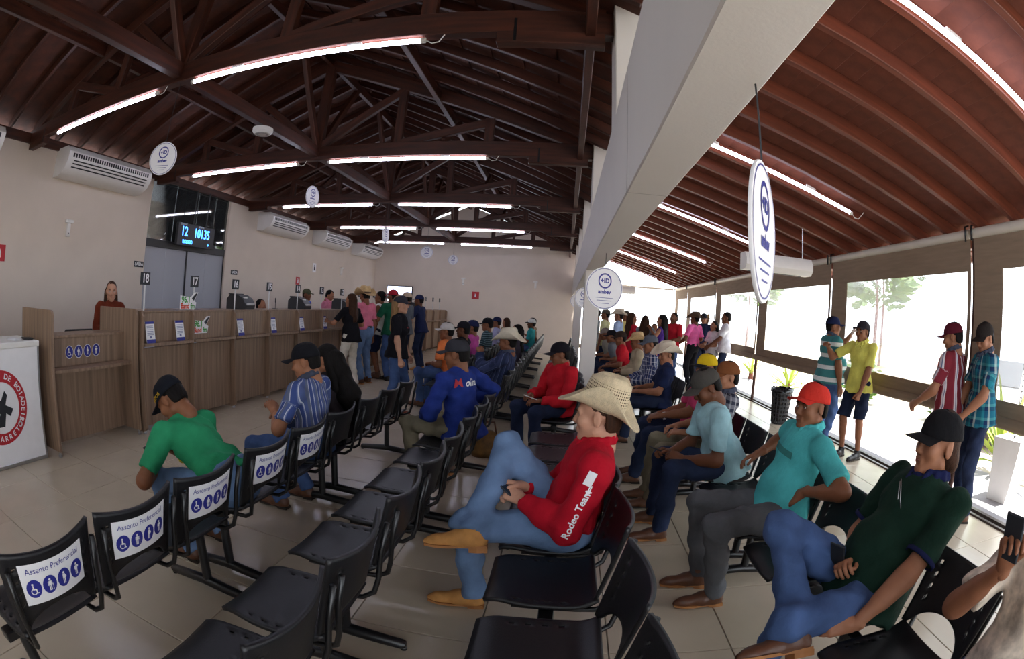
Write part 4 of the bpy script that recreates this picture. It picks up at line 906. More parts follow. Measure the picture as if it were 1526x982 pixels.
def ik(a, t, l1, l2, pole):
    a, t, pole = Vector(a), Vector(t), Vector(pole); d = t-a; L = d.length
    if L > (l1+l2)*.998: t = a+d.normalized()*(l1+l2)*.998; d = t-a; L = d.length
    if L < abs(l1-l2)+.01: t = a+d.normalized()*(abs(l1-l2)+.01); d = t-a; L = d.length
    x = (l1*l1-l2*l2+L*L)/(2*L); h = math.sqrt(max(0, l1*l1-x*x)); u = d.normalized(); p = pole-u*pole.dot(u); p = p.normalized() if p.length > 1e-5 else Vector((0, 0, 1)); return a+u*x+p*h, t
PEOPLE = {}
def person(label, x, y, yaw, H=1.72, sit=None, lean=0, twist=0, side=0, head_yaw=0, head_pitch=0, head_roll=0, lh=None, rh=None, lp='relax', rp='relax', ldir=None, rdir=None, lel=None, rel=None, ln=None, rn=None,
           lf=None, rf=None, lk=None, rk=None, shirt='#888', sleeve='short', collar=False, ccol=None, cuff=None, pants=None, shorts=False, shoes=('shoe', None), skin='tan', hair=('short', 'black'), hat=None, belly=0.0, fem=False, q=1, tuck=False, dz=0, fat=1.0, belt=None, z0=0.0, sl=None):
    s = H/1.75; res = (.012, .017, .024)[q]; hres = (.0055, .008, .012)[q]; nres = (.0045, .006, .009)[q]
    root = thing('person', label, 'person', (x, y, z0), math.radians(yaw)); V3 = Vector
    pz = .945*s if sit is None else sit+.095
    P = V3((0, 0, pz+dz)); RT = RZ(twist) @ RX(-lean) @ RY(side); R3 = rot3(RT)
    sl = sl or (.86 if sit is not None else 1.0)
    tl = lambda a, b, c: P+(RT @ V3((a*s, b*s, c*s*sl)))
    shw = (.168 if fem else .19)*fat**.5; N = tl(0, -.005, .50); SL, SR = tl(-shw, -.01, .45), tl(shw, -.01, .45)
    up = (RT @ V3((0, 0, 1))); nd = (up*.5+V3((0, 0, .5))).normalized(); HM = RZ(head_yaw) @ RX(-head_pitch) @ RY(head_roll)
    Hc = N+nd*.06*s+(RX(-head_pitch*.5) @ V3((0, .012, .082*s)))
    HP = tl(-.085, 0, 0), tl(.085, 0, 0)
    if sit is not None: HP = P+(RZ(twist) @ V3((-.09*s, .02, 0))), P+(RZ(twist) @ V3((.09*s, .02, 0)))
    # limbs
    if sit is not None:
        lf = lf or (-.12, .46, 0); rf = rf or (.12, .46, 0); lh = lh or (-.13, .27, pz+.13); rh = rh or (.13, .27, pz+.13)
    else:
        lf = lf or (-.11, .0, 0); rf = rf or (.11, .02, 0); lh = lh or (-.27, .06, .80*s); rh = rh or (.27, .06, .80*s)
    FT = []
    for f in (lf, rf):
        f = tuple(f)+(0,)*(6-len(f)); M = T(f[0], f[1], f[2]) @ RZ(f[3]) @ RX(f[4]) @ RY(f[5]); FT.append((M, M @ V3((0, -.03, .1))))
    kl, kr = lk or (-.25, 1, .25), rk or (.25, 1, .25)
    KL, AL = ik(HP[0], FT[0][1], .44*s, .425*s, kl); KR, AR = ik(HP[1], FT[1][1], .44*s, .425*s, kr)
    FT = [(M @ Matrix.Translation(M.to_3x3().inverted() @ (A-A0)), A) for (M, A0), A in zip(FT, (AL, AR))]
    EL, WL = ik(SL, lh, .29*s, .255*s, lel or (-.6, -.5, -.6)); ER, WR = ik(SR, rh, .29*s, .255*s, rel or (.6, -.5, -.6))
    # body: one continuous skin surface
    B = [('c', N-nd*.03, Hc-V3((0, .03, .06)), .056*(.88 if fem else 1), .052*(.9 if fem else 1)), ('e', tl(0, 0, .34), tuple(v*s for v in (.135, .085, .17)), R3), ('e', tl(0, 0, .08), tuple(v*s for v in (.13, .09, .15)), R3), ('c', SL, SR, .045, .045), ('e', P, tuple(v*s for v in (.13, .1, .1)), None)]
    ar = (.9 if fem else 1.0)*s*fat**.4
    for S_, E_, W_ in ((SL, EL, WL), (SR, ER, WR)): B += [('c', S_, E_, .047*ar, .040*ar), ('c', E_, W_, .041*ar, .027*ar), ('c', E_+(W_-E_)*.12, E_+(W_-E_)*.5, .043*ar, .037*ar)]
    for h_, k_, a_ in ((HP[0], KL, AL), (HP[1], KR, AR)):
        B += [('c', h_, k_, .066*s, .05*s)]; B += [('c', k_, a_, .05*s, .034*s), ('c', k_+(a_-k_)*.15+V3((0, -.012, 0)), k_+(a_-k_)*.5, .052*s, .042*s)] if shorts else [('c', k_, a_, .044*s, .034*s)]
    parts = [sdf(B, res*1.15, .025), xf(head(hres, fem), T(*Hc) @ HM @ Matrix.Scale(s*1.02, 4))]
    for W_, E_, pose, dr, nn, mir in ((WL, EL, lp, ldir, ln, -1), (WR, ER, rp, rdir, rn, 1)):
        d = V3(dr).normalized() if dr else (W_-E_).normalized(); n_ = V3(nn) if nn else (V3((mir, 0, .4)) if sit is None and not dr else V3((mir*.3, 0, 1)))
        n_ = (n_-d*n_.dot(d)); n_ = n_.normalized() if n_.length > 1e-4 else V3((0, 1, 0)); xx = d.cross(n_)
        M = Matrix(((xx.x, d.x, n_.x, W_.x), (xx.y, d.y, n_.y, W_.y), (xx.z, d.z, n_.z, W_.z), (0, 0, 0, 1)))
        hs = s*(.92 if fem else 1.0)
        parts.append(xf(hand(pose, nres), M @ Matrix.Diagonal((mir*hs, hs, hs, 1)) @ T(0, .012, 0)))
    link('body', npmesh('body', parts), SKIN[skin], root)
    # shirt
    g = .013; b_ = [('e', tl(0, 0, .35), tuple(v*s for v in (.168*fat**.6, .112*fat, .19)), R3), ('e', tl(0, .005+belly*.4, .14), tuple(v*s for v in (.158*fat, .112*fat+belly*.5, .2)), R3), ('c', SL+(SR-SL)*.06, SR+(SL-SR)*.06, .066*s, .066*s), ('c', N-nd*.045, N-nd*.02, .075*s, .062*s, True)]
    if belly: b_.append(('e', tl(0, .05+belly*.5, .12), (.13*s, .1*s, .13*s), R3))
    if fem: b_ += [('e', tl(-.07, .085, .30), (.062, .055, .062), R3), ('e', tl(.07, .085, .30), (.062, .055, .062), R3)]
    hem = tl(0, 0, -.08 if not tuck else .03); hr = .026 if not tuck else -.004
    for hx in (-.058, 0, .058): b_.append(('c', tl(hx*.85, 0, .12), tl(hx, 0, -.085 if not tuck else .03), .114*s*fat, (.124+hr)*s*fat, True))
    for S_, E_, W_ in ((SL, EL, WL), (SR, ER, WR)):
        if sleeve == 'short': b_.append(('c', S_, S_+(E_-S_)*.78, .063*ar, .062*ar, True))
        elif sleeve == 'cap': b_.append(('c', S_, S_+(E_-S_)*.42, .062*ar, .06*ar, True))
        elif sleeve == 'long': b_ += [('c', S_, E_, .066*ar, .062*ar), ('c', E_, E_+(W_-E_)*.5, .062*ar, .056*ar), ('c', E_+(W_-E_)*.4, E_+(W_-E_)*.97, .057*ar, .043*ar, True), ('c', E_+(W_-E_)*.9, E_+(W_-E_)*.99, .043*ar, .043*ar, True)]
    if collar:
        fw = RT @ V3((0, 1, 0)); c0 = N+nd*.046; sdv = RT @ V3((1, 0, 0)); ring = [c0+fw*(.067*math.cos(a)+.002)+sdv*.073*math.sin(a)-up*(.026*math.cos(a)) for a in [2*math.pi*k/12 for k in range(13)]]
        low = [a+(a-c0)*.22-up*.022-fw*.0 for a in ring]; cb = [('c', a, c, .012, .012, False, .006) for a, c in zip(ring[:-1], ring[1:])]+[('c', a, c, .009, .009, False, .012) for a, c in zip(low[:-1], low[1:])]+[('c', a, c, .0105, .009, False, .01) for a, c in zip(ring, low)]
        for e in (-1, 1): tip = low[0]+sdv*.045*e-up*.03+fw*.014; cb += [('c', low[0]+sdv*.012*e, tip, .008, .006, False, .01), ('c', low[0]+sdv*.05*e+up*.02, tip, .008, .006, False, .01)]
        colmesh = npmesh('collar', [sdf(cb, .007 if q == 0 else .01, .01)])
    V, F = sdf(b_, res, .03, wr=.0065 if q < 2 else .004, seed=int(abs(x*97+y*31))+1)
    sme = npmesh('shirt', [(V, F)]); rest = (V-np.array(P)) @ R3; rest[:, 0] = .15*np.arctan2(rest[:, 0], -rest[:, 1])
    for S_, E_, W_ in ((SL, EL, WL), (SR, ER, WR)):
        if sleeve in ('short', 'long'):
            S0, E0 = np.array(S_), np.array(E_); ab = E0-S0; L = np.linalg.norm(ab); t = ((V-S0)@ab)/L**2; dd = np.linalg.norm(V-S0-np.clip(t, 0, 1)[:, None]*ab, axis=1); mk = (dd < .08*s) & (t > .35); rest[mk, 2] = .44-t[mk]*L; e1 = np.cross(ab/L, (0, 0, 1)); e1 = e1/(np.linalg.norm(e1)+1e-9); rest[mk, 0] = (V-S0)[mk]@e1
    at = sme.attributes.new('rest', 'FLOAT_VECTOR', 'POINT'); at.data.foreach_set('vector', rest.astype(np.float32).ravel())
    sm = shirt if not isinstance(shirt, str) else cloth('shirt '+shirt, shirt)
    if sleeve == 'tank': pass
    so_ = link('shirt', sme, sm, root)
    if collar: link('collar', colmesh, cloth('shirt '+ccol, ccol) if ccol else (sm if isinstance(shirt, str) else cloth('shirt plain collar', '#4a4f60')), so_)
    if cuff:
        for S_, E_ in ((SL, EL), (SR, ER)):
            d = E_-S_; cm_ = MB().tube([S_+d*.73, S_+d*.79], .066*ar, 20, cap=False); o = link('sleeve_cuff', cm_.mesh('sleeve_cuff', True), cloth('shirt '+cuff, cuff), so_); solid(o, .006, 1)
    # trousers
    pm = pants or J_BLUE
    wk = 1.0 if tuck else .86; tb = [('e', P+V3((0, 0, -.01)), tuple(v*s for v in (.15*fat**.5, .112*fat**.5, .09)), None if sit is not None else R3), ('c', HP[0], HP[1], .095*s*fat**.4, .095*s*fat**.4)]+[('c', tl(hx, 0, .0), tl(hx, 0, .085 if tuck else .03), .122*s*fat*wk, .124*s*fat*wk, True) for hx in (-.045, .045)]
    for h_, k_, a_ in ((HP[0], KL, AL), (HP[1], KR, AR)):
        if shorts: tb.append(('c', h_, h_+(k_-h_)*.96, .098*s, .09*s, True))
        else: tb += [('c', h_, k_, .092*s*fat**.3, .070*s), ('c', k_, k_+(a_-k_)*.55, .069*s, .06*s), ('c', k_+(a_-k_)*.5, a_+(a_-k_)*.06, .06*s, .063*s, True)]
    link('trousers' if not shorts else 'shorts', npmesh('trousers', [sdf(tb, res, .03, wr=.0075 if q < 2 else .004, seed=5+int(abs(x*50+y*20)))]), pm, root)
    if belt:
        m = MB(); m.lathe([(1.0, .055), (1.0, .095)], 24, sx=.142*s*fat, sy=.126*s*fat); me = m.mesh('belt', True); o = link('belt', me, belt, root, mw=T(*P) @ RT); solid(o, .006)
    sk, smat = shoes; kind = sk; sme_, sole = shoe(kind, hres*1.4); smat = smat or SH_BROWN
    for M, A in FT:
        o = link(kind, sme_, smat, root, mw=M @ Matrix.Diagonal((s, s, s, 1)))
        if q < 2: link('sole', sole, SH_LSOLE if kind == 'boot' else SH_SOLE, o)
    # head details
    HMM = T(*Hc) @ HM @ Matrix.Scale(s*1.02, 4)
    if q < 2:
        for e in (-1, 1):
            eo = link('eye', EYEM, M_EYE, root, mw=HMM @ T(.031*e, .0705, .004)); link('iris', IRISM, M_IRIS, eo)
            link('eyebrow', BROWM, HAIRC[hair[1]], root, mw=HMM @ T(.032*e, .0875, .026) @ RY(-4*e))
        link('lips', LIPM, LIP[skin], root, mw=HMM @ T(0, .0875, -.0625))
    if hair[0] != 'none': link('hair', hairmesh(hair[0], hres*1.3), HAIRC[hair[1]], root, mw=HMM)
    if hat:
        k = hat[0]
        if k == 'cap':
            c = hat[1]; cm = c if not isinstance(c, str) else cloth('cap '+c, c); vm = cm if len(hat) < 3 else cloth('cap '+hat[2], hat[2]); tilt = hat[3] if len(hat) > 3 else 0
            o = link('cap', CAPM, cm, root, mw=HMM @ RX(tilt)); solid(o, .003); link('visor', VISM, vm, o)
        else:
            hm, bm_ = {'straw': (M_LATT, M_STRAW), 'tanstraw': (M_STRAW2, M_FELT), 'felt': (M_FELT, SH_BLACK), 'cream': (M_WFELT, M_WFELT)}[hat[1]]; tilt = hat[2] if len(hat) > 2 else 0; sc = hat[3] if len(hat) > 3 else 1.0
            o = link('hat', CROWN, hm, root, mw=HMM @ T(0, -.014, .04) @ RX(tilt) @ Matrix.Diagonal((sc, sc, sc*(1.4 if hat[1] == 'straw' else 1.12), 1))); solid(o, .003)
            b2 = link('hat_brim', BRIM, hm if hat[1] != 'straw' else M_STRAW, o); solid(b2, .004); link('hat_band', HBAND, bm_, o)
    return dict(root=root, P=P, RT=RT, s=s, W=(WL, WR), sme=sme, Hc=Hc, HM=HMM, tl=tl, S=(SL, SR), E=(EL, ER))
def decal(pr, me, M, m, name, reach=.25):
    """print a flat mesh onto the shirt: M places it in front of the cloth, it is pushed along -Z of M onto the surface"""
    bv = BVHTree.FromPolygons([v.co.copy() for v in pr['sme'].vertices], [tuple(p.vertices) for p in pr['sme'].polygons]); d = -(M.to_3x3() @ Vector((0, 0, 1))); V = []
    for v in me.vertices:
        p = M @ v.co; h = bv.ray_cast(p, d, reach); V.append(tuple((h[0] if h[0] else p-(-d)*0)-d*.0035))
    n = bpy.data.meshes.new(name); n.from_pydata(V, [], [tuple(p.vertices) for p in me.polygons]); o = link(name, n, m, [c for c in pr['root'].children if c.name.startswith('shirt')][0]); return o
def phone(pr, hand_i, off, rot, label, m=None):
    """a phone resting in a hand (position in the person's own frame)"""
    M = Matrix.Translation(pr['W'][hand_i]+Vector(off)) @ rot; w_ = pr['root']; Mw = T(*w_.location) @ Matrix.Rotation(w_.rotation_euler.z, 4, 'Z') @ M
    t = link('mobile_phone', None); t.matrix_local = Mw; tag(t, label, 'phone', 'phones in hands'); MB().cbox(-.035, .035, -.07, .07, -.005, .004, .003).build('case', m or M_INK, t); MB().box(-.031, .031, -.06, .06, .004, .0046).build('screen', mat('phone screen', '#10141c', .08, var=.02), t)
# ------------------------------------------------------------------ everybody in the hall
ST_ = .43
XA, XB, XCc, XD = -1.64, -.80, .10, 1.29
PL_BLUE = pattern('blue grey stripes', 'v', None, [(0, '#3f4f86'), (.3, '#7480a8'), (.36, '#c3c6d4'), (.42, '#52608f'), (.7, '#5f6780'), (.94, '#b9bccb')], 13)
PL_NAVY = pattern('navy stripes', 'v', None, [(0, '#272f4c'), (.5, '#343c5c'), (.9, '#5a6384')], 22)
PL_TEAL = pattern('teal white bands', 'h', None, [(0, '#3f7f83'), (.62, '#dfe6e6'), (.96, '#3f7f83')], 6.6)
PL_RED = pattern('maroon white stripes', 'v', None, [(0, '#7d2a35'), (.55, '#8a3a45'), (.66, '#d9ccd2'), (.8, '#6d7897'), (.86, '#e5dfe3'), (.95, '#7d2a35')], 9)
PL_GREEN = pattern('blue green plaid', 'p', None, [(0, '#1f5f72'), (.4, '#2d8b96'), (.6, '#1d2c55'), (.85, '#c5d2c8')], 9, [(0, '#20708a'), (.5, '#1d3a60'), (.8, '#58a3a8')], 9)
PL_PLAID = pattern('blue white plaid', 'p', None, [(0, '#2b355e'), (.35, '#d6d8e2'), (.5, '#3a4778'), (.85, '#e6e6ec')], 16, [(0, '#2b355e'), (.4, '#d0d2de'), (.55, '#39466f')], 16)
PL_GREY = pattern('grey plaid', 'p', None, [(0, '#2e3242'), (.4, '#b6b6bc'), (.55, '#454a5c'), (.9, '#d6d6da')], 18, [(0, '#33384a'), (.45, '#a6a6b0')], 18)
PL_STEEL = pattern('teal grey bands', 'h', None, [(0, '#2c4048'), (.5, '#6d8288'), (.75, '#2c4048')], 26)
PL_CREAM = mat('cream print', '#cdbfae', .9, var=.4, vs_=22)
# --- near figures
p = person('man in green tee and black cap bent over his phone', XA+.02, 2.0, 90, 1.72, ST_, lean=56, head_yaw=8, head_pitch=50, lh=(-.16, .46, .56), rh=(.06, .5, .58), lp='grip', rp='grip', ldir=(.3, .75, .35), rdir=(-.45, .7, .3), ln=(-.75, .1, .5), rn=(.75, 0, .5), lel=(-.9, -.2, -.5), rel=(.9, -.2, -.5), lf=(-.12, .34, 0), rf=(.2, .36, 0),
           shirt='#2f9063', pants=J_LIGHT, skin='mid', hat=('cap', '#1a1c24', '#1a1c24', 4), q=0, tuck=True, fat=1.05, sl=.95)
phone(p, 0, (.07, .1, .04), RZ(15) @ RX(25), 'phone held by the bent man in green tee')
b = MB(); addmesh(b, text_mesh('BARRETOS', .026, .0005, bold=.001)); me = b.mesh('cap_lettering')
for v in me.vertices:
    a = v.co.x/.1+1.0; v.co = Vector((-math.sin(a)*.0905, -.012+.1115*math.cos(a), .052+v.co.y))
o = link('cap_lettering', me, mat('yellow thread', '#d8b22a', .7, var=.05), [c for c in p['root'].children if c.name.startswith('cap')][0])
o = MB().lathe([(.036, -.012), (.036, .012), (.032, .012), (.032, -.012), (.036, -.012)], 16).build('wrist_band', mat('yellow band', '#d9c92e', .6, var=.05), p['root'], loc=tuple(p['W'][1]-Vector((0, .05, .02))), rot=(math.radians(70), 0, 0))
person('man in blue striped shirt and black cap seated at left', XA+.04, 2.97, 90, 1.70, ST_, lean=10, head_yaw=12, head_pitch=18, lh=(-.16, .24, .72), rh=(.12, .3, .66), lp='grip', ldir=(.2, .6, .6), lel=(-.8, -.3, -.5), shirt=PL_BLUE, collar=True, pants=J_BLUE, skin='tan', hat=('cap', '#1b1b20', '#1b1b20', 6), shoes=('shoe', SH_BROWN), q=0, tuck=True, fat=1.05, sl=.86, lf=(-.1, .3, 0), rf=(.16, .22, 0))
p = person('woman with very long black hair seated beside the striped shirt man', XA-.02, 3.42, 90, 1.60, ST_, lean=12, head_pitch=14, shirt='#2a2428', pants=J_DARK, skin='tan', hair=('long', 'black'), fem=True, q=1, sl=.86)
hb = MB(); P_ = sdf([('c', (0, -.08, .0), (0, -.15, -.3), .08, .1), ('c', (0, -.15, -.3), (.04, -.17, -.62), .1, .04)], .014, .03, wr=.006, seed=4); link('hair_mane', npmesh('hair_mane', [P_]), HAIRC['black'], p['root'], mw=p['HM'])
p = person('man in royal blue lettered shirt and dark cap seen from behind', XB+.06, 3.9, 66, 1.72, ST_, lean=12, head_yaw=16, head_pitch=10, lh=(-.14, .3, .6), rh=(.3, .18, .66), rel=(1, -.6, .1), lel=(-.7, -.3, -.6), shirt='#26377f', sleeve='long', pants=J_KHAKI, skin='mid', hat=('cap', '#3a3a40', '#3a3a40', 4), shoes=('boot', SH_BROWN), q=0, fat=1.1, sl=.93, lf=(-.2, .36, 0, 20), rf=(.2, .3, 0, -20))
Md = Matrix.Translation(p['tl'](0, -.3, .40)) @ p['RT'] @ Matrix(((1, 0, 0, 0), (0, 0, -1, 0), (0, 1, 0, 0), (0, 0, 0, 1)))
decal(p, text_mesh('M', .09, 0, bold=.002), Md @ T(-.12, 0, 0), M_RED, 'back_print'); decal(p, text_mesh('olina', .08, 0, shear=.3, bold=.002), Md @ T(.02, -.006, 0), M_PAPER, 'back_print')
p = person('standing woman in black tee and jeans wearing a dark cap', -2.1, 6.1, -82, 1.62, None, lean=2, head_yaw=-8, head_pitch=-2, lh=(-.2, .12, .82), rh=(.26, .1, .74), rp='grip', lp='relax', shirt='#17161c', pants=J_BLUE, skin='light', hair=('long', 'blonde'), hat=('cap', '#33323a', '#33323a', 0), shoes=('shoe', mat('red brown shoes', '#7a3826', .5, var=.1)), fem=True, q=0, fat=1.08, lf=(-.1, .02, 0, 8), rf=(.12, -.1, 0, -12))
Md = Matrix.Translation(p['tl'](0.02, .3, .34)) @ p['RT'] @ Matrix(((-1, 0, 0, 0), (0, 0, 1, 0), (0, 1, 0, 0), (0, 0, 0, 1))); decal(p, text_mesh('rodeio', .035, 0), Md, M_RED, 'chest_print')
# the cowboy
p = person('man in red shirt and pale straw hat sitting with crossed legs', XCc, 2.2, 90, 1.76, ST_, lean=-13, head_yaw=-14, head_pitch=2, lh=(-.12, .2, .665), rh=(.02, .22, .69), lp='grip', rp='grip', ldir=(.35, .8, .25), rdir=(-.35, .8, .2), ln=(-.5, -.1, .8), rn=(.5, 0, .8), lel=(-.9, -.5, -.7), rel=(.8, -.3, -.6),
           lf=(-.05, .46, 0, 6), rf=(-.19, .44, .43, 6, -4, 8), rk=(.35, .5, 1.2), lk=(-.1, .6, .4), shirt='#b01427', sleeve='long', collar=True, pants=J_LIGHT, skin='light', hair=('short', 'brown'), hat=('hat', 'straw', 19, .95), shoes=('boot', SH_TAN), q=0, tuck=True, belt=SH_BROWN, fat=1.1, sl=.81)
phone(p, 0, (.05, .1, .05), RZ(-20) @ RX(35), 'phone held by the straw hat man in red')
# sleeve lettering runs down the near arm
S_, E_ = p['S'][0], p['E'][0]; dn = (E_-S_).normalized(); out = Vector((-1, 0, .1)); out = (out-dn*out.dot(dn)).normalized(); ax = out.cross(dn) if False else dn.cross(out)
def arm_frame(c, xd, zd):
    yd = zd.cross(xd); return Matrix(((xd.x, yd.x, zd.x, c.x), (xd.y, yd.y, zd.y, c.y), (xd.z, yd.z, zd.z, c.z), (0, 0, 0, 1)))
decal(p, text_mesh('Rodeo Team', .042, 0, bold=.001), arm_frame(S_+dn*.215+out*.15, -dn, out), M_PAPER, 'sleeve_lettering')
pt = MB(); pt.add([(-.03, 0, 0), (.03, 0, 0), (.03, .035, 0), (-.03, .035, 0)], [(0, 1, 2, 3)]); decal(p, pt.mesh('x'), arm_frame(S_+dn*.06+out*.15, -dn, out), M_PAPER, 'sleeve_patch')
pt = MB(); figure(pt, 3, (0, 0), .03, 0); decal(p, pt.mesh('x'), arm_frame(S_+dn*.105+out*.15, dn.cross(out), out), M_PAPER, 'sleeve_emblem')
# right-hand row
p = person('man in dark green polo and black cap with one boot on his knee', XD+.06, 1.47, 90, 1.82, ST_, lean=-24, head_yaw=-10, head_pitch=-4, lh=(-.24, .24, .47), rh=(.06, .10, .62), lp='relax', rp='grip', ldir=(.3, .9, -.1), rdir=(-.5, .7, .3), rn=(.6, .2, .7), lel=(-.6, -.8, -.4), rel=(.9, -.3, -.6), ln=(-.8, 0, .5),
           lf=(-.04, .5, 0, 10), rf=(-.23, .45, .41, 2, 0, 40), rk=(.61, .49, .62), shirt='#183026', collar=True, ccol='#1c2148', cuff='#1c2148', pants=J_BLUE, skin='tan', hair=('full', 'brown'), hat=('cap', '#18181b', '#18181b', -2), shoes=('boot', SH_BROWN), q=0, fat=1.2, belly=.05, sl=.95)
phone(p, 1, (-.03, .1, .06), RZ(30) @ RX(60), 'black phone held by the dark green polo man')
gl = MB(); gl.tube([(.045, .0, 0), (.02, .012, -.03), (0, .016, -.07), (-.012, .012, -.1), (.0, .008, -.115), (.02, .006, -.1), (.03, .008, -.06), (.05, .0, -.01)], .0025, 6); gl.build('hanging_eyeglasses', M_STEEL, p['root'], mw=None, loc=tuple(p['tl'](0, .135, .44))) if False else link('eyeglasses', gl.mesh('eyeglasses', True), M_STEEL, p['root'], loc=tuple(p['tl'](-.03, .155, .44)))
p = person('man in turquoise polo and red cap with arms over chair backs', XD+.02, 2.42, 90, 1.74, ST_, lean=-12, head_yaw=14, head_pitch=2, lh=(-.22, -.02, .70), rh=(.36, .02, .76), lp='relax', rp='relax', ldir=(.5, .5, -.6), rdir=(.1, .9, -.4), lel=(-1, -.5, .35), rel=(.6, -.8, .2), ln=(-.3, .6, .7), lf=(-.16, .38, 0, 5), rf=(.06, .42, 0), shirt='#4fb3b6', collar=True, pants=J_GREY, skin='mid', hair=('short', 'black'), hat=('cap', '#c8352b', '#c8352b', 10), shoes=('boot', SH_BROWN), q=0, fat=1.15, belly=.04, sl=.92)
ms = MB(); ms.grid(lambda u, v: (.1*u, .018*(v*2-1)-.01*u, 0), 12, 2); Md = Matrix.Translation(p['tl'](-.0, .35, .36)) @ p['RT'] @ Matrix(((-1, 0, 0, 0), (0, 0, 1, 0), (0, 1, 0, 0), (0, 0, 0, 1))); decal(p, ms.mesh('x'), Md, cloth('band grey teal', '#3c7f7c'), 'chest_band', .4)
p = person('man in pale blue tee and grey cap looking down at his phone', XD-.03, 3.33, 90, 1.74, ST_, lean=24, head_yaw=4, head_pitch=34, lh=(-.12, .36, .58), rh=(.06, .42, .58), lp='grip', rp='grip', ldir=(.3, .8, .2), rdir=(-.3, .8, .2), ln=(-.6, 0, .8), rn=(.6, 0, .8), lf=(-.2, .5, 0, 8), rf=(.1, .5, 0), shirt='#a3cdd6', pants=J_DARK, skin='brown', hat=('cap', '#4b4844', '#4b4844', 4), shoes=('boot', SH_BROWN), q=0, fat=1.15, sl=.9)
phone(p, 1, (-.06, .1, .03), RZ(20) @ RX(20), 'phone held by the pale blue tee man')
person('man in grey checked shirt and brown cap', XD, 3.83, 90, 1.70, ST_, lean=-10, head_yaw=10, head_pitch=4, shirt=PL_GREY, collar=True, pants=J_KHAKI, skin='tan', hat=('cap', '#7a4a2c', '#7a4a2c', 2), q=1, sl=.9, lf=(-.1, .5, 0), rf=(.12, .5, 0))
p = person('man in pink shirt and yellow black cap with a white wristband', XD, 4.4, 90, 1.72, ST_, lean=-8, head_yaw=20, head_pitch=4, lh=(-.1, .36, .66), rh=(.14, .3, .64), lp='grip', lf=(-.05, .55, 0), rf=(.18, .5, 0), shirt='#c0426b', pants=J_DARK, skin='mid', hat=('cap', '#d9b822', '#1d1d20', 2), q=1, sl=.9, fat=1.1)
MB().lathe([(.036, -.012), (.036, .012), (.032, .012), (.032, -.012), (.036, -.012)], 16).build('wrist_band', M_PAPER, p['root'], loc=tuple(p['W'][0]-Vector((0, .04, 0))), rot=(math.radians(80), 0, 0))
p = person('person in cream printed shirt cut off at the lower right corner', XD+.15, .62, 96, 1.72, ST_, lean=-8, head_yaw=0, lh=(-.15, .2, .6), rh=(.1, .22, .98), rp='grip', rdir=(-.1, .35, .9), rn=(.6, -.7, .2), rel=(.7, .2, -1), shirt=PL_CREAM, pants=J_BLUE, skin='mid', q=0, sl=.9)
phone(p, 1, (-.02, .06, .1), RX(70), 'phone held up at the right picture edge')
# --- left rows, farther back
p = person('man in red shirt and dark cap sitting sideways before the column', XCc-.06, 5.15, 125, 1.70, ST_, lean=6, head_yaw=-25, head_pitch=14, lh=(-.12, .32, .62), rh=(.12, .3, .64), lf=(-.16, .42, 0), rf=(.14, .44, 0), shirt='#c21f2c', sleeve='long', collar=True, pants=J_DARK, skin='mid', hat=('cap', '#1d1a20', '#1d1a20', 4), shoes=('boot', SH_TAN), q=0, fat=1.15, sl=.85)
phone(p, 0, (.05, .1, .03), RX(20), 'white phone held by the red shirt man before the column', M_WPL)
person('man in navy striped shirt and cream cowboy hat', XB+.05, 5.9, 84, 1.74, ST_, lean=-14, head_yaw=-4, head_pitch=6, lh=(-.1, .2, .95), lp='fist', shirt=PL_NAVY, sleeve='long', collar=True, pants=J_DARK, skin='mid', hat=('hat', 'cream', 4, 1.05), q=1, fat=1.15, sl=.92)
person('man in orange polo and white cap', -1.55, 6.95, 80, 1.72, ST_, lean=12, head_yaw=10, shirt='#e07a45', pants=J_BLUE, skin='mid', hat=('cap', '#cfcac6', '#cfcac6', 0), q=1, fat=1.1, sl=.95)
person('young man in black tee and black cap behind the orange polo man', -1.5, 7.42, 85, 1.7, ST_, lean=0, shirt='#1e1c22', pants=J_DARK, skin='brown', hat=('cap', '#1b1b22', '#1b1b22', 0), q=1, sl=.98)
person('person in magenta shirt and navy cap', -1.5, 8.3, 85, 1.7, ST_, lean=2, shirt='#c0509a', pants=J_DARK, skin='mid', hat=('cap', '#23284c', '#23284c', 0), q=2, sl=.98)
person('man in striped grey teal shirt and black cap', -1.45, 9.5, 88, 1.74, ST_, lean=0, shirt=PL_STEEL, pants=J_BLUE, skin='mid', hat=('cap', '#19191e', '#19191e', -4), q=2, sl=1.0)
person('man in lavender shirt and navy cap with hand at his face', -1.5, 11.45, 88, 1.72, ST_, lean=4, rh=(.02, .22, 1.02), rp='fist', shirt='#a9a9cf', sleeve='long', pants=J_BLUE, skin='mid', hat=('cap', '#242a4e', '#242a4e', 0), q=2, sl=1.0)
person('woman in beige top with long brown hair', -1.45, 12.6, 60, 1.66, ST_, lean=0, shirt='#9a7a5e', pants=J_DARK, skin='tan', hair=('long', 'brown'), fem=True, q=2, sl=1.0)
person('dark haired sitter behind the cream cowboy hat', XB, 8.75, 88, 1.66, ST_, lean=0, shirt='#3a3440', pants=J_DARK, skin='tan', hair=('long', 'black'), fem=True, q=2, sl=.95)
person('man in teal shirt and black white cap near the gable wall', XB, 12.7, 85, 1.72, ST_, lean=0, shirt='#2f8f92', pants=J_BLUE, skin='brown', hat=('cap', '#d8d6d2', '#1b1b1e', 0), q=2, sl=.98)
person('person in brown shirt and dark cap nearest the gable wall', XB, 14.2, 80, 1.72, ST_, lean=8, rh=(.1, .35, .8), shirt='#6a5442', pants=J_DARK, skin='tan', hat=('cap', '#2a2224', '#2a2224', 0), q=2, sl=.98)
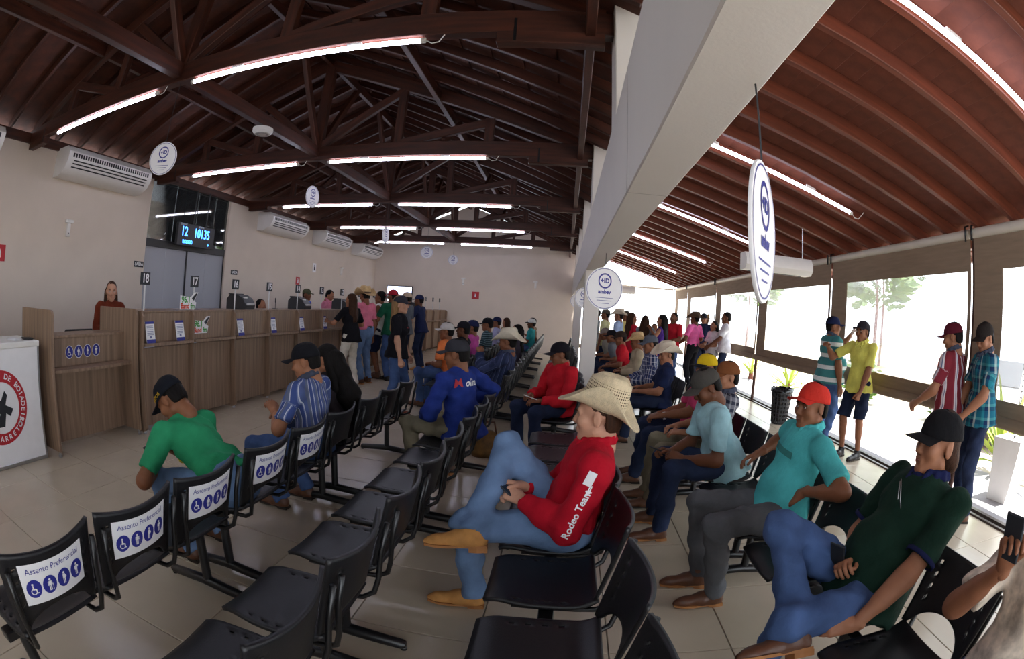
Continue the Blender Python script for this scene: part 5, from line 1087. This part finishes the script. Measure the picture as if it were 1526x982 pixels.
# --- at the counter
p = person('woman in black top and white trousers leaning on the counter', -3.45, 7.6, 65, 1.63, None, lean=6, head_yaw=10, lh=(-.28, .32, 1.12), rh=(.24, .3, 1.05), shirt='#17161a', pants=J_WHITE, skin='tan', hair=('long', 'brown'), fem=True, q=1, tuck=False)
person('man in pink shirt and straw hat standing at the counter', -3.48, 8.3, 70, 1.74, None, lean=6, head_yaw=-10, head_pitch=14, lh=(-.2, .34, 1.1), shirt='#d8788f', pants=J_LIGHT, skin='mid', hat=('hat', 'tanstraw', 14, 1.12), shoes=('boot', SH_BROWN), tuck=True, belt=SH_BLACK, q=1)
person('young man in white tank top at the counter', -3.52, 9.05, 100, 1.72, None, head_yaw=-10, shirt='#d6d2cc', sleeve='tank', pants=J_NAVY, skin='mid', q=1, shorts=True)
p = person('man in dark green tee and red cap with print on his back', -3.2, 8.95, 60, 1.76, None, lean=4, head_yaw=8, lh=(-.2, .34, 1.08), shirt='#1f5a42', pants=J_DARK if False else J_BLUE, skin='mid', hat=('cap', '#b02a3a', '#b02a3a', 0), shoes=('shoe', SH_BLACK), q=1, fat=1.1)
Md = Matrix.Translation(p['tl'](0, -.3, .34)) @ p['RT'] @ Matrix(((1, 0, 0, 0), (0, 0, -1, 0), (0, 1, 0, 0), (0, 0, 0, 1))); decal(p, text_mesh('RODEIO', .045, 0, bold=.002), Md @ T(0, .075, 0), M_PAPER, 'back_print'); mm = MB(); disc(mm, (0, 0), .045, 0, 16); mm.box(-.07, .07, -.07, -.05, 0, 0); decal(p, mm.mesh('x'), Md @ T(0, -.02, 0), M_RED, 'back_emblem')
person('man in beige cap behind the dark green tee man', -3.2, 9.75, 80, 1.74, None, head_yaw=10, shirt='#5a5e66', pants=J_DARK, skin='mid', hat=('cap', '#bfa890', '#bfa890', 0), q=2)
person('man in navy shirt and navy cap leaning at the far counter', -3.1, 10.6, 85, 1.72, None, lean=10, lh=(-.2, .4, 1.1), shirt='#232a4a', pants=J_DARK, skin='brown', hat=('cap', '#23284e', '#23284e', 0), shoes=('boot', SH_TAN), q=2)
# --- behind the counter
person('woman with long brown hair and rust blouse behind the low counter', -5.12, 3.78, -116, 1.62, None, head_yaw=-6, head_pitch=2, shirt='#6a2c1c', sleeve='long', pants=J_DARK, skin='light', hair=('long', 'brown'), fem=True, q=0, rh=(.05, .2, 1.02), rp='relax')
person('dark haired clerk seated low behind plate fifteen', -5.4, 7.65, -80, 1.66, .6, shirt='#3a3a46', pants=J_DARK, skin='tan', q=2, sl=.98)
person('clerk in blue shirt and olive cap behind the counter', -5.4, 9.4, -78, 1.70, None, head_yaw=-20, shirt='#2c3f9c', pants=J_DARK, skin='mid', hat=('cap', '#4c4c38', '#4c4c38', 0), q=1)
person('clerk in pink shirt looking down behind the counter', -5.4, 10.3, -85, 1.72, None, lean=10, head_pitch=22, shirt='#d07f95', collar=True, pants=J_DARK, skin='tan', q=1)
# --- by the curtains on the right
p = person('stout man in teal and white striped polo standing', 3.62, 5.85, -98, 1.76, None, head_yaw=-10, lh=(-.1, .34, 1.5), lel=(-.7, .2, -.8), lp='relax', ldir=(-.2, .5, .8), rh=(.3, .06, .82), shirt=PL_TEAL, collar=True, pants=J_BLUE, skin='mid', hat=('cap', '#1b2142', '#1b2142', 0), q=0, fat=1.42, belly=.09)
person('slim man in yellow polo and dark shorts gesturing', 3.72, 5.2, 112, 1.72, None, lean=4, head_yaw=-5, rh=(.3, .4, 1.36), rdir=(-.3, .8, .3), rel=(.6, -.3, -.9), lh=(-.14, .2, .8), lp='fist', shirt='#d9d56a', collar=True, pants=J_NAVY, shorts=True, skin='mid', hat=('cap', '#2e2a30', '#2e2a30', 8), shoes=('shoe', SH_BLACK), q=0, lf=(-.12, .0, 0), rf=(.12, .04, 0))
person('man in maroon striped shirt and maroon cap seen from behind', 3.58, 3.3, 22, 1.74, None, lean=4, head_yaw=10, head_pitch=14, lh=(-.22, .3, .98), lp='grip', rh=(.24, .12, .84), shirt=PL_RED, collar=True, pants=J_DARK, skin='tan', hat=('cap', '#5a1c2a', '#5a1c2a', 2), q=0, fat=1.15)
person('man in blue green checked shirt with a wristwatch', 3.74, 2.98, 62, 1.76, None, lean=3, head_yaw=24, head_pitch=22, rh=(.1, .3, .86), rp='grip', lh=(-.2, .28, .95), shirt=PL_GREEN, collar=True, pants=J_DARK, skin='tan', hat=('cap', '#2a2422', '#2a2422', 2), q=0, fat=1.15)
# --- group on the veranda
person('man in pink shirt, brown hat and dark trousers standing', 3.0, 11.0, 40, 1.72, None, head_yaw=10, shirt='#ee6fae', sleeve='short', pants=J_BLACK, skin='brown', hat=('hat', 'felt', 2, 1.05), shoes=('boot', SH_BLACK), tuck=True, belt=SH_BROWN, q=1, rh=(.24, .2, 1.0), lh=(-.28, .22, .98))
person('man in navy shirt behind the bright pink shirt man', 3.45, 11.8, 150, 1.75, None, shirt='#1e2440', pants=J_DARK, skin='mid', hat=('cap', '#20222c', '#20222c', 0), q=2)
person('man in cream hat behind the white dress girl', 3.75, 12.6, 160, 1.72, None, shirt='#2f3340', pants=J_DARK, skin='mid', hat=('hat', 'tanstraw', 0, 1.0), q=2)
person('girl with black hair in white top and patterned skirt', 3.45, 10.9, 110, 1.58, None, rh=(.1, .28, 1.0), lh=(-.1, .28, .98), shirt='#e4e0e4', pants=mat('patterned cloth', '#8f8790', .9, var=.8, vs_=26), skin='tan', hair=('long', 'black'), fem=True, q=1)
person('man in white tee with glasses on his head', 3.62, 10.55, 75, 1.80, None, lh=(-.15, .34, 1.02), rh=(.2, .34, 1.0), shirt='#e9e8ee', pants=J_DARK, skin='brown', q=1, fat=1.05)
person('man in red shirt standing at the back of the veranda', 2.5, 11.0, 130, 1.70, None, shirt='#b5202e', pants=J_BLUE, skin='brown', hair=('short', 'black'), q=1, lh=(-.1, .26, 1.05), rh=(.12, .26, 1.05))
person('woman in purple strapless top with long black hair', 1.88, 9.3, 62, 1.62, None, rh=(.1, .25, 1.3), lh=(-.2, .34, 1.02), shirt='#4b2d7e', sleeve='tank', pants=J_DARK, skin='tan', hair=('long', 'black'), fem=True, q=1)
person('woman in grey top with long brown hair touching her chin', 1.62, 9.7, -20, 1.58, None, rh=(.06, .2, 1.32), shirt='#7d8088', pants=J_BLUE, skin='tan', hair=('long', 'brown'), fem=True, q=1)
person('woman in red top with brown hair', 1.38, 9.9, -70, 1.62, None, shirt='#b82032', pants=J_DARK, skin='tan', hair=('long', 'brown'), fem=True, q=1)
person('child in blue shirt standing among the women', 2.0, 10.7, 170, 1.42, None, shirt='#3d4d8a', pants=J_DARK, skin='mid', q=2)
person('man in pale blue shirt and cream cowboy hat among the crowd', 1.2, 10.7, 70, 1.66, None, shirt='#a9bfe4', sleeve='long', pants=J_BLUE, skin='tan', hat=('hat', 'cream', 0, 1.05), q=2)
person('man in pale yellow shirt and dark cap in the crowd', .95, 11.2, 70, 1.66, None, shirt='#d8d6a0', pants=J_DARK, skin='mid', hat=('cap', '#5a5248', '#5a5248', 0), q=2)
person('man in yellow shirt at the back of the crowd', 1.5, 11.8, 60, 1.66, None, shirt='#cfc07a', pants=J_DARK, skin='mid', hat=('cap', '#4c4640', '#4c4640', 0), q=2)
person('man in grey shirt beside the column at the back', .78, 11.9, 75, 1.66, None, shirt='#8d949c', pants=J_DARK, skin='mid', hat=('cap', '#3a3432', '#3a3432', 0), q=2)
# --- seated on the veranda, beyond the column
person('man in navy shirt and pale felt hat seated beyond the column', XD-.02, 5.95, 90, 1.68, ST_, lean=-4, head_yaw=18, head_pitch=8, lh=(-.12, .3, .64), shirt='#222b4c', sleeve='short', pants=J_DARK, skin='tan', hat=('hat', 'cream', 6, 1.08), q=0, sl=.88)
person('man in blue white checked shirt and grey cap', XD-.03, 6.8, 90, 1.74, ST_, lean=2, head_pitch=10, shirt=PL_PLAID, sleeve='long', pants=J_DARK, skin='tan', hat=('cap', '#5f6470', '#5f6470', 0), q=1, sl=.98)
person('man in beige shirt and small straw hat', XD-.05, 7.8, 90, 1.70, ST_, lean=4, head_pitch=10, shirt='#b5a68c', sleeve='long', pants=J_KHAKI, skin='mid', hat=('hat', 'tanstraw', 4, .95), q=1, sl=.95)
person('man in red tee and dark cap sitting forward', XD-.1, 8.8, 90, 1.72, ST_, lean=16, head_pitch=8, lh=(-.1, .36, .62), shirt='#c22431', pants=J_NAVY, shorts=True, skin='mid', hat=('cap', '#3a2c26', '#3a2c26', 0), q=1, sl=.95)
person('man in grey tee and black cap leaning forward by the column', XD-.15, 9.7, 90, 1.70, ST_, lean=20, head_pitch=6, shirt='#7c8084', pants=J_DARK, skin='mid', hat=('cap', '#1e1c20', '#1e1c20', 0), q=2, sl=.95)
person('man in checked grey shirt leaning forward farthest from the viewer', XD-.2, 10.6, 90, 1.70, ST_, lean=20, head_pitch=6, shirt='#8f8a7e', pants=J_DARK, skin='mid', hat=('cap', '#8a8078', '#8a8078', 0), q=2, sl=.95)
t = thing('handbag', 'brown handbag resting on the floor by the blue lettered shirt man', 'bag', (-.68, 4.85, 0), .3)
MB().lathe([(.0, .0), (.14, .0), (.17, .06), (.16, .16), (.1, .24), (.06, .27), (0, .27)], 16, sx=1, sy=.6).build('pouch', mat('brown bag', '#6a4a1e', .7, var=.4, vs_=18), t, smooth=True); MB().tube([(-.1, 0, .22), (-.07, 0, .36), (.07, 0, .36), (.1, 0, .22)], .01, 6).build('strap', SH_BROWN, t, smooth=True)
